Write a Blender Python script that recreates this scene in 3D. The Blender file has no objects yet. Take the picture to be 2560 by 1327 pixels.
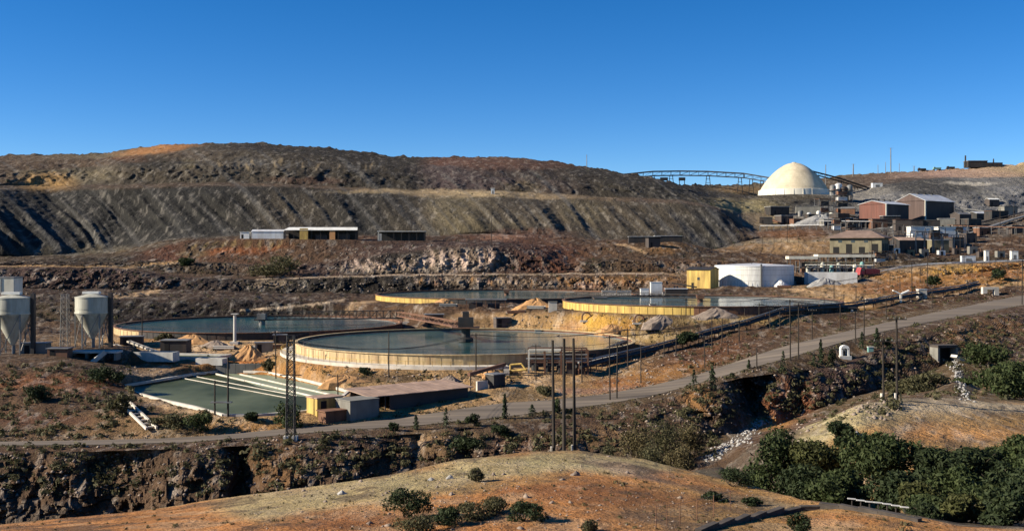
import bpy, math, random
import numpy as np
from mathutils import Vector

random.seed(7)
rng = np.random.default_rng(11)
scene = bpy.context.scene
COL = scene.collection

# ------------------------------------------------------------------ camera
# world origin = the photographer's eye; +Y looks across the valley.
F = 2745.0            # focal length in photo pixels (2560 wide)
HY = 635.0            # photo row of the horizon
cam_d = bpy.data.cameras.new("camera")
cam_d.sensor_width = 36.0
cam_d.lens = 36.0 * F / 2560.0
cam_d.shift_y = -(663.5 - HY) / 2560.0
cam_d.clip_start = 0.5
cam_d.clip_end = 20000.0
cam = bpy.data.objects.new("camera", cam_d)
cam.location = (0, 0, 0)
cam.rotation_euler = (math.radians(90), 0, 0)
COL.objects.link(cam)
scene.camera = cam

# ------------------------------------------------------------------ sky and sun
SUN_EL = math.radians(26.0)
SUN_V = Vector((-0.988 * math.cos(SUN_EL), -0.155 * math.cos(SUN_EL), math.sin(SUN_EL))).normalized()
world = bpy.data.worlds.new("World")
scene.world = world
world.use_nodes = True
wn = world.node_tree.nodes
wl = world.node_tree.links
bg = wn["Background"]
sky = wn.new("ShaderNodeTexSky")
sky.sky_type = 'NISHITA'
sky.sun_disc = False
sky.sun_elevation = SUN_EL
sky.sun_rotation = math.atan2(SUN_V.x, SUN_V.y)
sky.altitude = 2200
sky.air_density = 1.0
sky.dust_density = 0.25
sky.ozone_density = 3.2
tc = wn.new("ShaderNodeTexCoord")
vm = wn.new("ShaderNodeVectorMath"); vm.operation = 'MULTIPLY'
vm.inputs[1].default_value = (1, 1, 1.35)
hs = wn.new("ShaderNodeHueSaturation")
hs.inputs["Saturation"].default_value = 1.34
hs.inputs["Hue"].default_value = 0.506
hs.inputs["Value"].default_value = 1.0
wl.new(tc.outputs["Generated"], vm.inputs[0])
wl.new(vm.outputs[0], sky.inputs["Vector"])
wl.new(sky.outputs[0], hs.inputs["Color"])
wl.new(hs.outputs[0], bg.inputs["Color"])
bg.inputs["Strength"].default_value = 0.078

sun_d = bpy.data.lights.new("sun", 'SUN')
sun_d.energy = 5.0
sun_d.angle = math.radians(0.53)
sun_d.color = (1.0, 0.90, 0.74)
sun = bpy.data.objects.new("sun", sun_d)
sun.rotation_euler = SUN_V.to_track_quat('Z', 'Y').to_euler()
sun.location = (-300, -80, 250)
COL.objects.link(sun)

vs = scene.view_settings
vs.view_transform = 'Standard'
vs.look = 'None'
vs.exposure = 1.0
vs.gamma = 1.0
vs.use_curve_mapping = False
scene.cycles.max_bounces = 5
scene.cycles.diffuse_bounces = 2
scene.cycles.glossy_bounces = 2
scene.cycles.transparent_max_bounces = 6
scene.cycles.caustics_reflective = False
scene.cycles.caustics_refractive = False

# ------------------------------------------------------------------ small maths
def ZY(py, D):            # height of the point seen at photo row py when it stands at distance D
    return -(py - HY) / F * D
def P(px, py, D):
    return Vector(((px - 1280.0) / F * D, D, ZY(py, D)))
def PX(px, D):
    return (px - 1280.0) / F * D
TAB = rng.random(65536).astype(np.float32)
def vnoise(x, y, z=0.0, seed=0):
    x = np.asarray(x, np.float32); y = np.asarray(y, np.float32); z = np.asarray(z, np.float32) + np.zeros_like(x)
    xi = np.floor(x).astype(np.int64); yi = np.floor(y).astype(np.int64); zi = np.floor(z).astype(np.int64)
    fx = x - xi; fy = y - yi; fz = z - zi
    fx = fx * fx * (3 - 2 * fx); fy = fy * fy * (3 - 2 * fy); fz = fz * fz * (3 - 2 * fz)
    def h(a, b, c):
        n = (a * 73856093) ^ (b * 19349663) ^ (c * 83492791) ^ (seed * 2654435761)
        n = n ^ (n >> 13)
        return TAB[(n * 1274126177 >> 5) & 65535]
    a0 = h(xi, yi, zi) * (1 - fx) + h(xi + 1, yi, zi) * fx
    a1 = h(xi, yi + 1, zi) * (1 - fx) + h(xi + 1, yi + 1, zi) * fx
    b0 = h(xi, yi, zi + 1) * (1 - fx) + h(xi + 1, yi, zi + 1) * fx
    b1 = h(xi, yi + 1, zi + 1) * (1 - fx) + h(xi + 1, yi + 1, zi + 1) * fx
    return (a0 * (1 - fy) + a1 * fy) * (1 - fz) + (b0 * (1 - fy) + b1 * fy) * fz
def fbm(x, y, z=0.0, o=4, seed=0):
    s = 0; a = 0.5; t = 0
    for i in range(o):
        s = s + a * vnoise(x, y, z, seed + i); t += a
        x = np.asarray(x) * 2.03; y = np.asarray(y) * 2.03; z = np.asarray(z) * 2.03; a *= 0.52
    return s / t * 2 - 1
def ridged(x, y, z=0.0, o=3, seed=0):
    s = 0; a = 0.5; t = 0
    for i in range(o):
        s = s + a * (1 - np.abs(vnoise(x, y, z, seed + i) * 2 - 1)); t += a
        x = np.asarray(x) * 2.1; y = np.asarray(y) * 2.1; z = np.asarray(z) * 2.1; a *= 0.5
    return s / t * 2 - 1
def sstep(a, b, x):
    t = np.clip((x - a) / (b - a), 0, 1)
    return t * t * (3 - 2 * t)

# ------------------------------------------------------------------ terrain
# Each curve is a contour-like line across the valley: stations (photo column, distance, photo row),
# or (column, distance, None, height) where it is hidden.  They only fix heights and distances.
N = None
CURVES = [
 [(0, 4, N, -1.9)],
 [(0, 30, N, -9.2)],
 [(0, 52, 1332), (3300, 52, 1332)],
 [(-700, 78, 1400), (0, 80, 1310), (300, 80, 1278), (600, 80, 1240), (900, 82, 1195), (1150, 85, 1150), (1330, 88, 1130), (1450, 90, 1126), (1600, 88, 1145), (1700, 85, 1170), (1800, 80, 1195), (1900, 74, 1222), (2000, 66, 1250), (2100, 62, 1258), (2200, 60, 1270), (2300, 58, 1292), (2400, 56, 1315), (2560, 55, 1325), (3300, 55, 1335)],
 [(-700, 115, N, -36), (600, 118, N, -35), (900, 118, N, -34), (1200, 120, N, -32), (1400, 122, N, -29.5), (1600, 128, N, -28.5), (1740, 138, N, -27.2), (1800, 138, N, -26.6), (1900, 105, N, -24), (2000, 88, N, -20.5), (2200, 80, N, -19), (2400, 78, N, -18.3), (2560, 76, N, -18), (3300, 75, N, -18)],
 [(-700, 120, N, -36), (600, 124, N, -35), (1200, 126, N, -32.5), (1400, 130, N, -30), (1600, 138, N, -29), (1740, 146, N, -27.2), (1800, 148, 1132), (1900, 132, 1108), (2000, 120, 1082), (2060, 116, 1056), (2110, 117, 1030), (2150, 118, 1012), (2220, 122, 1003), (2300, 124, 1003), (2400, 126, 1007), (2560, 128, 1020), (3300, 135, 1040)],
 [(-700, 126, N, -36), (600, 128, N, -35), (1200, 132, N, -33), (1400, 138, N, -30), (1600, 148, N, -28.8), (1740, 153, 1135), (1800, 160, 1108), (1870, 166, 1085), (1960, 170, N, -26.5), (2060, 174, N, -25.5), (2150, 178, N, -24.5), (2250, 182, 985), (2330, 188, 965), (2390, 196, 930), (2450, 190, 965), (2500, 178, 975), (2560, 170, 985), (3300, 180, 960)],
 [(-700, 130, N, -35), (600, 132, N, -34), (900, 134, N, -33), (1200, 138, N, -31.5), (1400, 148, N, -28), (1600, 158, 1102), (1740, 163, 1100), (1800, 168, 1085), (1870, 173, 1076), (1960, 182, 1062), (2060, 188, 1015), (2150, 196, 985), (2250, 204, 965), (2330, 212, 925), (2400, 220, 893), (2470, 222, 890), (2560, 220, 905), (3300, 240, 880)],
 [(-700, 144, 1135), (0, 144, 1132), (300, 144, 1126), (600, 147, 1114), (700, 149, 1108), (900, 153, 1094), (1100, 158, 1078), (1250, 163, 1060), (1400, 168, 1045), (1500, 172, 1033), (1600, 176, 1012), (1700, 180, 985), (1800, 186, 957), (1900, 192, 938), (2000, 198, 926), (2100, 206, 912), (2200, 217, 868), (2300, 230, 835), (2400, 247, 808), (2480, 264, 788), (2560, 280, 772), (3300, 380, 700)],
 [(-700, 150, 1118), (0, 148, 1114), (250, 148, 1112), (460, 150, 1106), (640, 153, 1093), (850, 157, 1076), (1016, 161, 1066), (1182, 166, 1050), (1262, 168, 1042), (1381, 172, 1027), (1514, 177, 1010), (1630, 182, 990), (1750, 189, 958), (1860, 196, 925), (1968, 204, 896), (2077, 214, 864), (2186, 228, 834), (2294, 246, 811), (2420, 268, 788), (2547, 292, 765), (3300, 430, 680)],
 [(-700, 163, 1105), (0, 160, 1104), (250, 160, 1100), (400, 160, 1096), (530, 161, 1089), (700, 163, 1073), (850, 166, 1061), (1016, 171, 1043), (1182, 177, 1018), (1262, 181, 1007), (1381, 183, 1000), (1514, 188, 985), (1630, 193, 964), (1750, 201, 935), (1860, 212, 898), (1968, 226, 864), (2077, 236, 838), (2186, 250, 813), (2294, 268, 790), (2420, 290, 765), (2547, 318, 740), (3300, 455, 660)],
 [(-700, 176, N, -24.5), (0, 174, N, -24.9), (250, 172, N, -24.8), (400, 168, N, -24.7), (620, 168, N, -24.7), (800, 173, N, -24.7), (1000, 180, N, -24.6), (1182, 186, N, -24.1), (1381, 194, N, -23.5), (1514, 203, N, -22.8), (1630, 207, N, -22), (1750, 214, N, -20.8), (1860, 226, N, -19.2), (1968, 240, N, -17.9), (2077, 251, N, -16.9), (2186, 266, N, -15.6), (2294, 284, N, -14.5), (2420, 308, N, -13.2), (2547, 338, N, -11.8), (3300, 475, N, -8)],
 [(-700, 205, N, -20), (0, 205, 905), (150, 207, 905), (280, 207, 930), (350, 207, N, -24), (620, 207, N, -24), (1000, 207, N, -23.6), (1400, 212, N, -23), (1600, 226, N, -21.3), (1750, 236, N, -19.8), (1860, 246, N, -18.3), (1968, 257, N, -17.2), (2077, 267, N, -16.2), (2186, 280, N, -15), (2294, 298, N, -13.8), (2420, 320, N, -12.5), (2547, 350, N, -11), (3300, 490, N, -7)],
 [(-700, 250, N, -20.3), (0, 240, N, -20.3), (280, 240, N, -21.8), (400, 240, N, -23), (1400, 250, N, -23), (1600, 258, N, -20), (1750, 264, N, -18), (1860, 268, N, -17.3), (2077, 281, N, -15.8), (2294, 307, N, -13.4), (2547, 362, N, -10.4), (3300, 505, N, -6)],
 [(-700, 290, N, -20.3), (0, 285, N, -20.3), (280, 285, N, -21.8), (400, 285, N, -22.6), (900, 275, N, -22.3), (1000, 285, N, -22), (1250, 290, N, -21), (1400, 279, N, -20.8), (1500, 277, N, -20.2), (1650, 275, N, -18.5), (1750, 272, N, -16.8), (1860, 275, N, -16.3), (2077, 291, N, -15.2), (2294, 322, N, -12.6), (2547, 375, N, -9.8), (3300, 525, N, -5)],
 [(-700, 330, N, -20), (0, 330, N, -20), (280, 340, N, -21.5), (600, 354, N, -20.8), (800, 346, N, -19.5), (900, 332, N, -17.5), (1000, 320, N, -16.3), (1150, 314, N, -16.3), (1250, 306, N, -16.5), (1400, 287, N, -15.8), (1500, 284, N, -15.6), (1650, 282, N, -15.6), (1750, 281, N, -15.6), (1860, 285, N, -15.4), (2077, 301, N, -14.5), (2294, 337, N, -11.6), (2547, 388, N, -8.8), (3300, 545, N, -4)],
 [(-700, 372, N, -16), (0, 372, N, -16), (260, 366, N, -15.6), (600, 366, N, -15.3), (800, 362, N, -15.6), (880, 352, N, -16.3), (950, 348, N, -16.3), (1150, 346, N, -16.4), (1400, 346, N, -15.8), (1700, 351, N, -15.4), (1860, 353, N, -14.7), (2077, 350, N, -13), (2294, 368, N, -10.4), (2547, 407, N, -7.8), (3300, 560, N, -3)],
 [(-700, 440, N, -14), (0, 440, N, -14), (300, 450, N, -14.5), (600, 455, N, -15.6), (900, 456, N, -16.5), (1150, 458, N, -16.5), (1500, 458, N, -16), (1640, 450, N, -14.5), (1700, 440, N, -13), (1790, 432, N, -12), (2000, 428, N, -12), (2150, 425, N, -11.2), (2294, 420, N, -8.5), (2547, 432, N, -6), (3300, 580, N, -2)],
 [(-700, 465, 668), (0, 465, 669), (250, 468, 668), (330, 470, 675), (450, 471, 692), (640, 472, 698), (860, 472, 692), (1050, 475, 688), (1400, 475, 686), (1640, 470, 686), (1700, 465, 692), (1790, 455, 700), (2000, 452, 698), (2150, 450, 690), (2294, 440, 668), (2547, 448, 655), (3300, 600, 640)],
 [(-700, 490, 663), (0, 490, 664), (330, 492, 668), (450, 490, 684), (640, 490, 690), (860, 486, 686), (1050, 488, 684), (1400, 490, 682), (1640, 490, 680), (1700, 490, 680), (1790, 490, 683), (2000, 490, 678), (2150, 490, 668), (2294, 480, 658), (2547, 485, 648), (3300, 620, 635)],
 [(-700, 520, 657), (0, 520, 657), (330, 520, 655), (500, 520, 654), (640, 515, 660), (760, 512, 662), (860, 512, 652), (950, 512, 638), (1050, 512, 626), (1150, 512, 614), (1250, 514, 614), (1330, 516, 622), (1380, 518, 640), (1420, 520, 655), (1500, 518, 645), (1640, 518, 642), (1720, 520, 648), (1800, 520, 648), (2000, 520, 655), (2150, 515, 650), (2294, 512, 648), (2547, 520, 640), (3300, 650, 625)],
 [(-700, 555, 652), (0, 555, 650), (280, 555, 645), (400, 556, 618), (470, 558, 600), (600, 558, 598), (720, 558, 598), (900, 558, 599), (1050, 558, 603), (1150, 556, 602), (1250, 553, 606), (1330, 553, 612), (1500, 558, 612), (1700, 560, 606), (1790, 560, 628), (1900, 560, 632), (2050, 555, 634), (2300, 552, 633), (2450, 556, 630), (2560, 562, 618), (3300, 700, 600)],
 [(-700, 600, 645), (0, 600, 642), (120, 612, 637), (200, 626, 632), (290, 638, 622), (400, 618, 600), (450, 615, 594), (600, 615, 588), (900, 615, 588), (1050, 615, 588), (1250, 612, 584), (1400, 612, 586), (1500, 615, 596), (1700, 615, 602), (1780, 612, 625), (1850, 620, 605), (1900, 630, 595), (2050, 620, 590), (2200, 630, 572), (2300, 640, 575), (2400, 640, 585), (2560, 650, 555), (3300, 760, 520)],
 [(-700, 680, 470), (-160, 650, 474), (0, 684, 474), (60, 706, 473), (130, 726, 472), (300, 694, 470), (550, 682, 465), (700, 680, 465), (850, 682, 475), (950, 680, 480), (1050, 678, 492), (1150, 678, 494), (1250, 676, 490), (1350, 676, 500), (1450, 676, 496), (1600, 672, 505), (1700, 668, 508), (1750, 664, 514), (1800, 662, 526), (1850, 662, 560), (1890, 664, 578), (1950, 680, 570), (2050, 690, 560), (2200, 690, 562), (2330, 690, 562), (2400, 700, 560), (2560, 710, 535), (3300, 820, 470)],
 [(-700, 720, 468), (0, 720, 466), (60, 735, 465), (130, 748, 464), (320, 722, 462), (550, 720, 456), (850, 720, 466), (1050, 720, 476), (1250, 720, 476), (1450, 715, 488), (1600, 705, 496), (1700, 695, 500), (1750, 690, 506), (1800, 700, 518), (1850, 730, 530), (1950, 750, 530), (2050, 760, 528), (2200, 770, 530), (2400, 780, 535), (2560, 800, 520), (3300, 880, 460)],
 [(-700, 760, 430), (0, 765, 424), (150, 782, 424), (235, 790, 416), (300, 765, 408), (500, 765, 402), (700, 765, 408), (850, 765, 418), (1000, 760, 432), (1060, 758, 445), (1200, 758, 440), (1400, 752, 450), (1550, 742, 455), (1650, 735, 466), (1750, 740, 492), (1800, 780, 494), (1880, 805, 496), (1950, 815, 494), (2080, 815, 494), (2200, 830, 486), (2300, 840, 470), (2400, 850, 468), (2560, 860, 465), (3300, 930, 430)],
 [(-700, 800, 420), (0, 806, 404), (235, 818, 396), (290, 808, 394), (400, 800, 380), (500, 805, 374), (620, 805, 374), (760, 805, 384), (850, 805, 394), (950, 800, 406), (1030, 795, 414), (1150, 795, 412), (1300, 790, 412), (1380, 785, 422), (1480, 778, 434), (1560, 770, 444), (1640, 760, 456), (1720, 760, 474), (1790, 830, 482), (1880, 880, 486), (1950, 892, 488), (2080, 890, 486), (2200, 900, 462), (2350, 900, 444), (2560, 910, 442), (3300, 960, 420)],
 [(-700, 850, 400), (0, 850, 388), (270, 850, 383), (300, 850, 377), (400, 855, 362), (500, 860, 358), (620, 860, 358), (760, 860, 366), (850, 860, 373), (950, 850, 385), (1030, 845, 393), (1150, 845, 392), (1300, 840, 393), (1380, 835, 403), (1480, 820, 420), (1560, 805, 432), (1640, 790, 446), (1700, 800, 462), (1760, 900, 464), (1900, 960, 460), (2000, 975, 452), (2090, 980, 441), (2200, 985, 432), (2300, 985, 427), (2420, 985, 420), (2480, 985, 413), (2560, 985, 410), (3300, 1000, 390)],
 [(0, 1150, N, 62), (1500, 1150, N, 58), (1800, 1150, N, 60), (2560, 1150, N, 80), (3300, 1150, N, 90)],
 [(0, 2200, N, 40)],
 [(0, 9000, N, -40)],
]
#      rows, soil, cliff, gully
SEG = [(8, .1, 0, 0), (14, .15, 0, 0), (74, .27, 0, 0), (24, .3, .5, 0), (22, .35, .4, 0), (20, .3, .5, 0), (16, .4, .7, 0), (60, .3, 3.2, 0), (9, .2, .3, 0),
       (6, 0, 0, 0), (12, .2, .3, 0), (28, .3, .2, 0), (18, .2, 0, 0), (16, .2, .3, 0), (22, .3, 2.2, 0), (26, .25, 2.4, 0), (18, .3, .4, 0),
       (28, .4, 4.0, 0), (7, .3, 0, 0), (28, .5, 4.4, 1.5), (20, .5, 1.5, 3.0), (10, .5, .5, 0), (64, .35, .8, 13.0), (10, .5, 1.0, 0), (30, .5, 3.6, 6.0), (18, .4, 2.0, 3.5), (16, .3, .8, 1.0), (6, 2.0, 0, 0), (5, 5, 0, 0), (4, 5, 0, 0)]
NC = 880
pxs = np.linspace(-420, 2980, NC)
def curve_vals(cv):
    xs = [c[0] for c in cv]; ds = [c[1] for c in cv]
    zs = [c[3] if c[2] is None else ZY(c[2], c[1]) for c in cv]
    d = np.interp(pxs, xs, ds); z = np.interp(pxs, xs, zs)
    k = np.hanning(11); k /= k.sum()
    pad = lambda a: np.convolve(np.pad(a, 5, mode='edge'), k, mode='valid')
    return pad(d), pad(z)
cd, cz = zip(*[curve_vals(c) for c in CURVES])
Dr, Zr, segi, tt = [], [], [], []
for k, s in enumerate(SEG):
    n = s[0]
    for i in range(n):
        t = i / n
        Dr.append(cd[k] * (1 - t) + cd[k + 1] * t); Zr.append(cz[k] * (1 - t) + cz[k + 1] * t); segi.append(k); tt.append(t)
Dr.append(cd[-1]); Zr.append(cz[-1]); segi.append(len(SEG) - 1); tt.append(1.0)
TD = np.array(Dr); TZ = np.array(Zr); segi = np.array(segi); tt = np.array(tt)
NR = len(tt)
soil = np.array([SEG[k][1] * (3.0 if 11 <= k <= 16 else 1) for k in segi]); cliff = np.array([SEG[k][2] for k in segi]); gully = np.array([SEG[k][3] for k in segi])
k5 = np.ones(7) / 7
ROAD = (segi == 9) | (np.arange(NR) == np.argmax(segi == 10))
soil = np.convolve(np.pad(soil, 3, mode='edge'), k5, mode='valid') * (~ROAD)
tap = np.clip(np.sin(np.pi * np.clip(tt, 0, 1)), 0, 1)
cl = (cliff * tap ** 0.6)[:, None]; gl = (gully * tap ** 0.75)[:, None]
PXG = np.broadcast_to(pxs[None, :], TD.shape)
TX = (PXG - 1280) / F * TD

# flat pads where the plant's buildings stand: (x, y, radius_x, radius_y, height, blend)
PADS = []
def pad(px, py, D, rx, ry, blend=4.0):
    p = P(px, py, D); PADS.append((p.x, p.y, rx, ry, p.z, blend)); return p
# the thickeners: centre x, y, radius, water level, ground level
THK = [(-10.5, 250, 37.8, -20.0, -22.0), (-70.6, 310, 39.0, -20.0, -21.3), (52.6, 307, 38.0, -13.4, -14.95), (-2, 400, 47.0, -15.0, -16.3)]
for t in THK:
    PADS.append((t[0], t[1], t[2] + 3.5, t[2] + 3.5, t[4], 7.0))
pad(1985, 491, 850, 32, 32, 12)         # dome
pad(2205, 562, 700, 27, 18, 8)          # red mill building
pad(2310, 564, 725, 30, 18, 8)          # large mill building
pad(2150, 633, 520, 20, 14, 6)          # hip-roofed hall
pad(1885, 714, 430, 18, 17, 5)          # white tank
pad(2080, 712, 420, 14, 8, 4)
pad(2090, 682, 450, 20, 10, 5)
pad(1755, 720, 418, 7, 7, 4)            # yellow hut
pad(805, 599, 556, 20, 6, 5); pad(655, 597, 556, 14, 6, 5); pad(1005, 602, 556, 14, 6, 5)
pad(232, 868, 234, 8, 6, 4); pad(30, 884, 224, 9, 6, 4)
# settling pond outline (level -25.2)
POND_Z = -25.2
POND = [(P(px, py, -POND_Z * F / (py - HY))) for px, py in [(296, 972), (400, 955), (478, 941), (560, 932), (672, 936), (770, 957), (872, 984), (852, 1002), (765, 1036), (640, 1046), (560, 1046), (490, 1026), (400, 1006), (330, 986)]]
def poly_sd(X, Y, poly):
    d = np.full(X.shape, 1e9); ins = np.zeros(X.shape, bool); n = len(poly)
    for i in range(n):
        a = poly[i]; b = poly[(i + 1) % n]
        ex, ey = b.x - a.x, b.y - a.y
        t = np.clip(((X - a.x) * ex + (Y - a.y) * ey) / (ex * ex + ey * ey), 0, 1)
        d = np.minimum(d, np.hypot(X - a.x - t * ex, Y - a.y - t * ey))
        c = ((a.y > Y) != (b.y > Y)) & (X < (b.x - a.x) * (Y - a.y) / ((b.y - a.y) if b.y != a.y else 1e-9) + a.x)
        ins ^= c
    return np.where(ins, -d, d)
def seg_dist(X, Y, pts):
    d = np.full(X.shape, 1e9)
    for a, b in zip(pts, pts[1:]):
        ex, ey = b[0] - a[0], b[1] - a[1]
        t = np.clip(((X - a[0]) * ex + (Y - a[1]) * ey) / (ex * ex + ey * ey + 1e-9), 0, 1)
        d = np.minimum(d, np.hypot(X - a[0] - t * ex, Y - a[1] - t * ey))
    return d

# how strongly each place is kept flat
flat = np.zeros(TD.shape)
for (x, y, rx, ry, z, b) in PADS:
    q = np.maximum(np.hypot((TX - x) / rx, (TD - y) / ry) - 1, 0) * min(rx, ry)
    flat = np.maximum(flat, 1 - sstep(0, b, q))
rough = 1 - flat
# relief
n1 = fbm(TX / 9, TD / 9, TZ / 9, 4, 1)
n2 = fbm(TX / 2.2, TD / 2.2, TZ / 2.2, 3, 9)
far_k = np.clip(TD / 250, 0.4, 3.0)
crag = ridged(TX / 4.2 + n1 * .9 + TZ * .05, TD / 30, TZ / 7, 4, 21)
crag2 = ridged(TX / 14 + n1 * .5, TD / 60, TZ / 26, 3, 31)
wx = (PXG - 1280) / F * 650 + 0.8 * TZ + 9 * fbm(TX / 60, TZ / 80, 0, 2, 41)
gul = ridged(wx / 31, TZ / 220, 0, 2, 51) * .7 + ridged(wx / 9, TZ / 140, 0, 2, 56) * .34 + ridged(wx / 3.6, TZ / 60, 0, 2, 59) * .1 + fbm(wx / 75, TZ / 110, 0, 2, 58) * 1.2
crag3 = ridged(TX / 1.4 + n1 * 1.5, TD / 9, TZ / 2.0, 3, 61)
def cells(x, y, seed):
    xi = np.floor(x).astype(np.int64); yi = np.floor(y).astype(np.int64)
    n = (xi * 73856093) ^ (yi * 19349663) ^ (seed * 83492791); n ^= n >> 13
    return TAB[(n * 1274126177 >> 5) & 65535] * 2 - 1
fs_ = np.clip(TD / 160, .6, 3.2)      # joint spacing of the fractured rock
blk = cells(TX / (2.6 * fs_) + n1 * .9 + TZ * .12, TZ / (2.2 * fs_) + n1 * .8 - TX * .05, 5) * .5 + cells(TX / (1.1 * fs_) + n1 * 1.2 + TZ * .2, TZ / (.9 * fs_) + n2 * .5, 6) * .32
dD = -(cl * (crag * .6 + crag2 * .8 + crag3 * .3 + blk * .55) * (1 + .3 * n2)) - gl * gul * (.45 + 1.1 * vnoise(TX / 90, TZ / 200, 0, 71))
# deep clefts in the ravine cliff: (photo column, half width, depth)
for (ax, aw, ad) in [(585, 30, 9), (1885, 44, 13), (1168, 26, 5), (1030, 16, 3), (960, 60, 3), (300, 90, 5), (2010, 24, 4)]:
    aj = np.exp(-((PXG + n1 * 34 + n2 * 12 + TZ * 1.5 + 40 - ax) / aw) ** 2) * ad * (segi == 7)[:, None] * (np.clip(np.sin(np.pi * np.clip(tt, 0, 1)), 0, 1) ** .35)[:, None]
    dD = dD + aj
dZ = (soil[:, None] * (n1 * 1.4 + n2 * .6)) * np.clip(far_k, .6, 1.6) + .25 * cl * crag2
TD = TD + dD * rough
TZ = TZ + dZ * rough
TX = (PXG - 1280) / F * TD
for (x, y, rx, ry, z, b) in PADS:
    q = np.maximum(np.hypot((TX - x) / rx, (TD - y) / ry) - 1, 0) * min(rx, ry)
    w = 1 - sstep(0, b, q)
    w = np.where(ROAD[:, None], 0, w)
    TZ = TZ * (1 - w) + z * w
sd = poly_sd(TX, TD, POND)
w = 1 - sstep(-1.2, 1.0, sd)
near_p = (1 - sstep(1.0, 5.0, sd)) * (~ROAD[:, None])
TZ = np.where(sd < 5, TZ * (1 - near_p) + np.maximum(TZ, -24.75) * near_p, TZ)
TZ = TZ * (1 - w) + (POND_Z - 1.1) * w
TY = HY - TZ / TD * F          # photo row of every terrain point

def hit(px, py):
    """where the sight line through photo point (px, py) first meets the ground"""
    j = int(np.clip(round((px + 420) / 3400 * (NC - 1)), 0, NC - 1))
    ys = TY[18:, j] <= py
    if not ys.any():
        return None
    r = int(np.argmax(ys)) + 18
    y0, y1 = TY[r - 1, j], TY[r, j]
    t = 0 if y0 == y1 else (y0 - py) / (y0 - y1)
    t = min(max(t, 0), 1)
    D = TD[r - 1, j] * (1 - t) + TD[r, j] * t
    return Vector(((px - 1280) / F * D, D, TZ[r - 1, j] * (1 - t) + TZ[r, j] * t))
TDm = np.maximum.accumulate(TD, axis=0)
def ground(X, Y):
    c = (1280 + X / Y * F + 420) / 3400 * (NC - 1)
    c = min(max(c, 0), NC - 1.001); j = int(c); f = c - j
    return float(np.interp(Y, TDm[:, j], TZ[:, j]) * (1 - f) + np.interp(Y, TDm[:, j + 1], TZ[:, j + 1]) * f)
def on(px, D):
    x = PX(px, D); return Vector((x, D, ground(x, D)))
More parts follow.
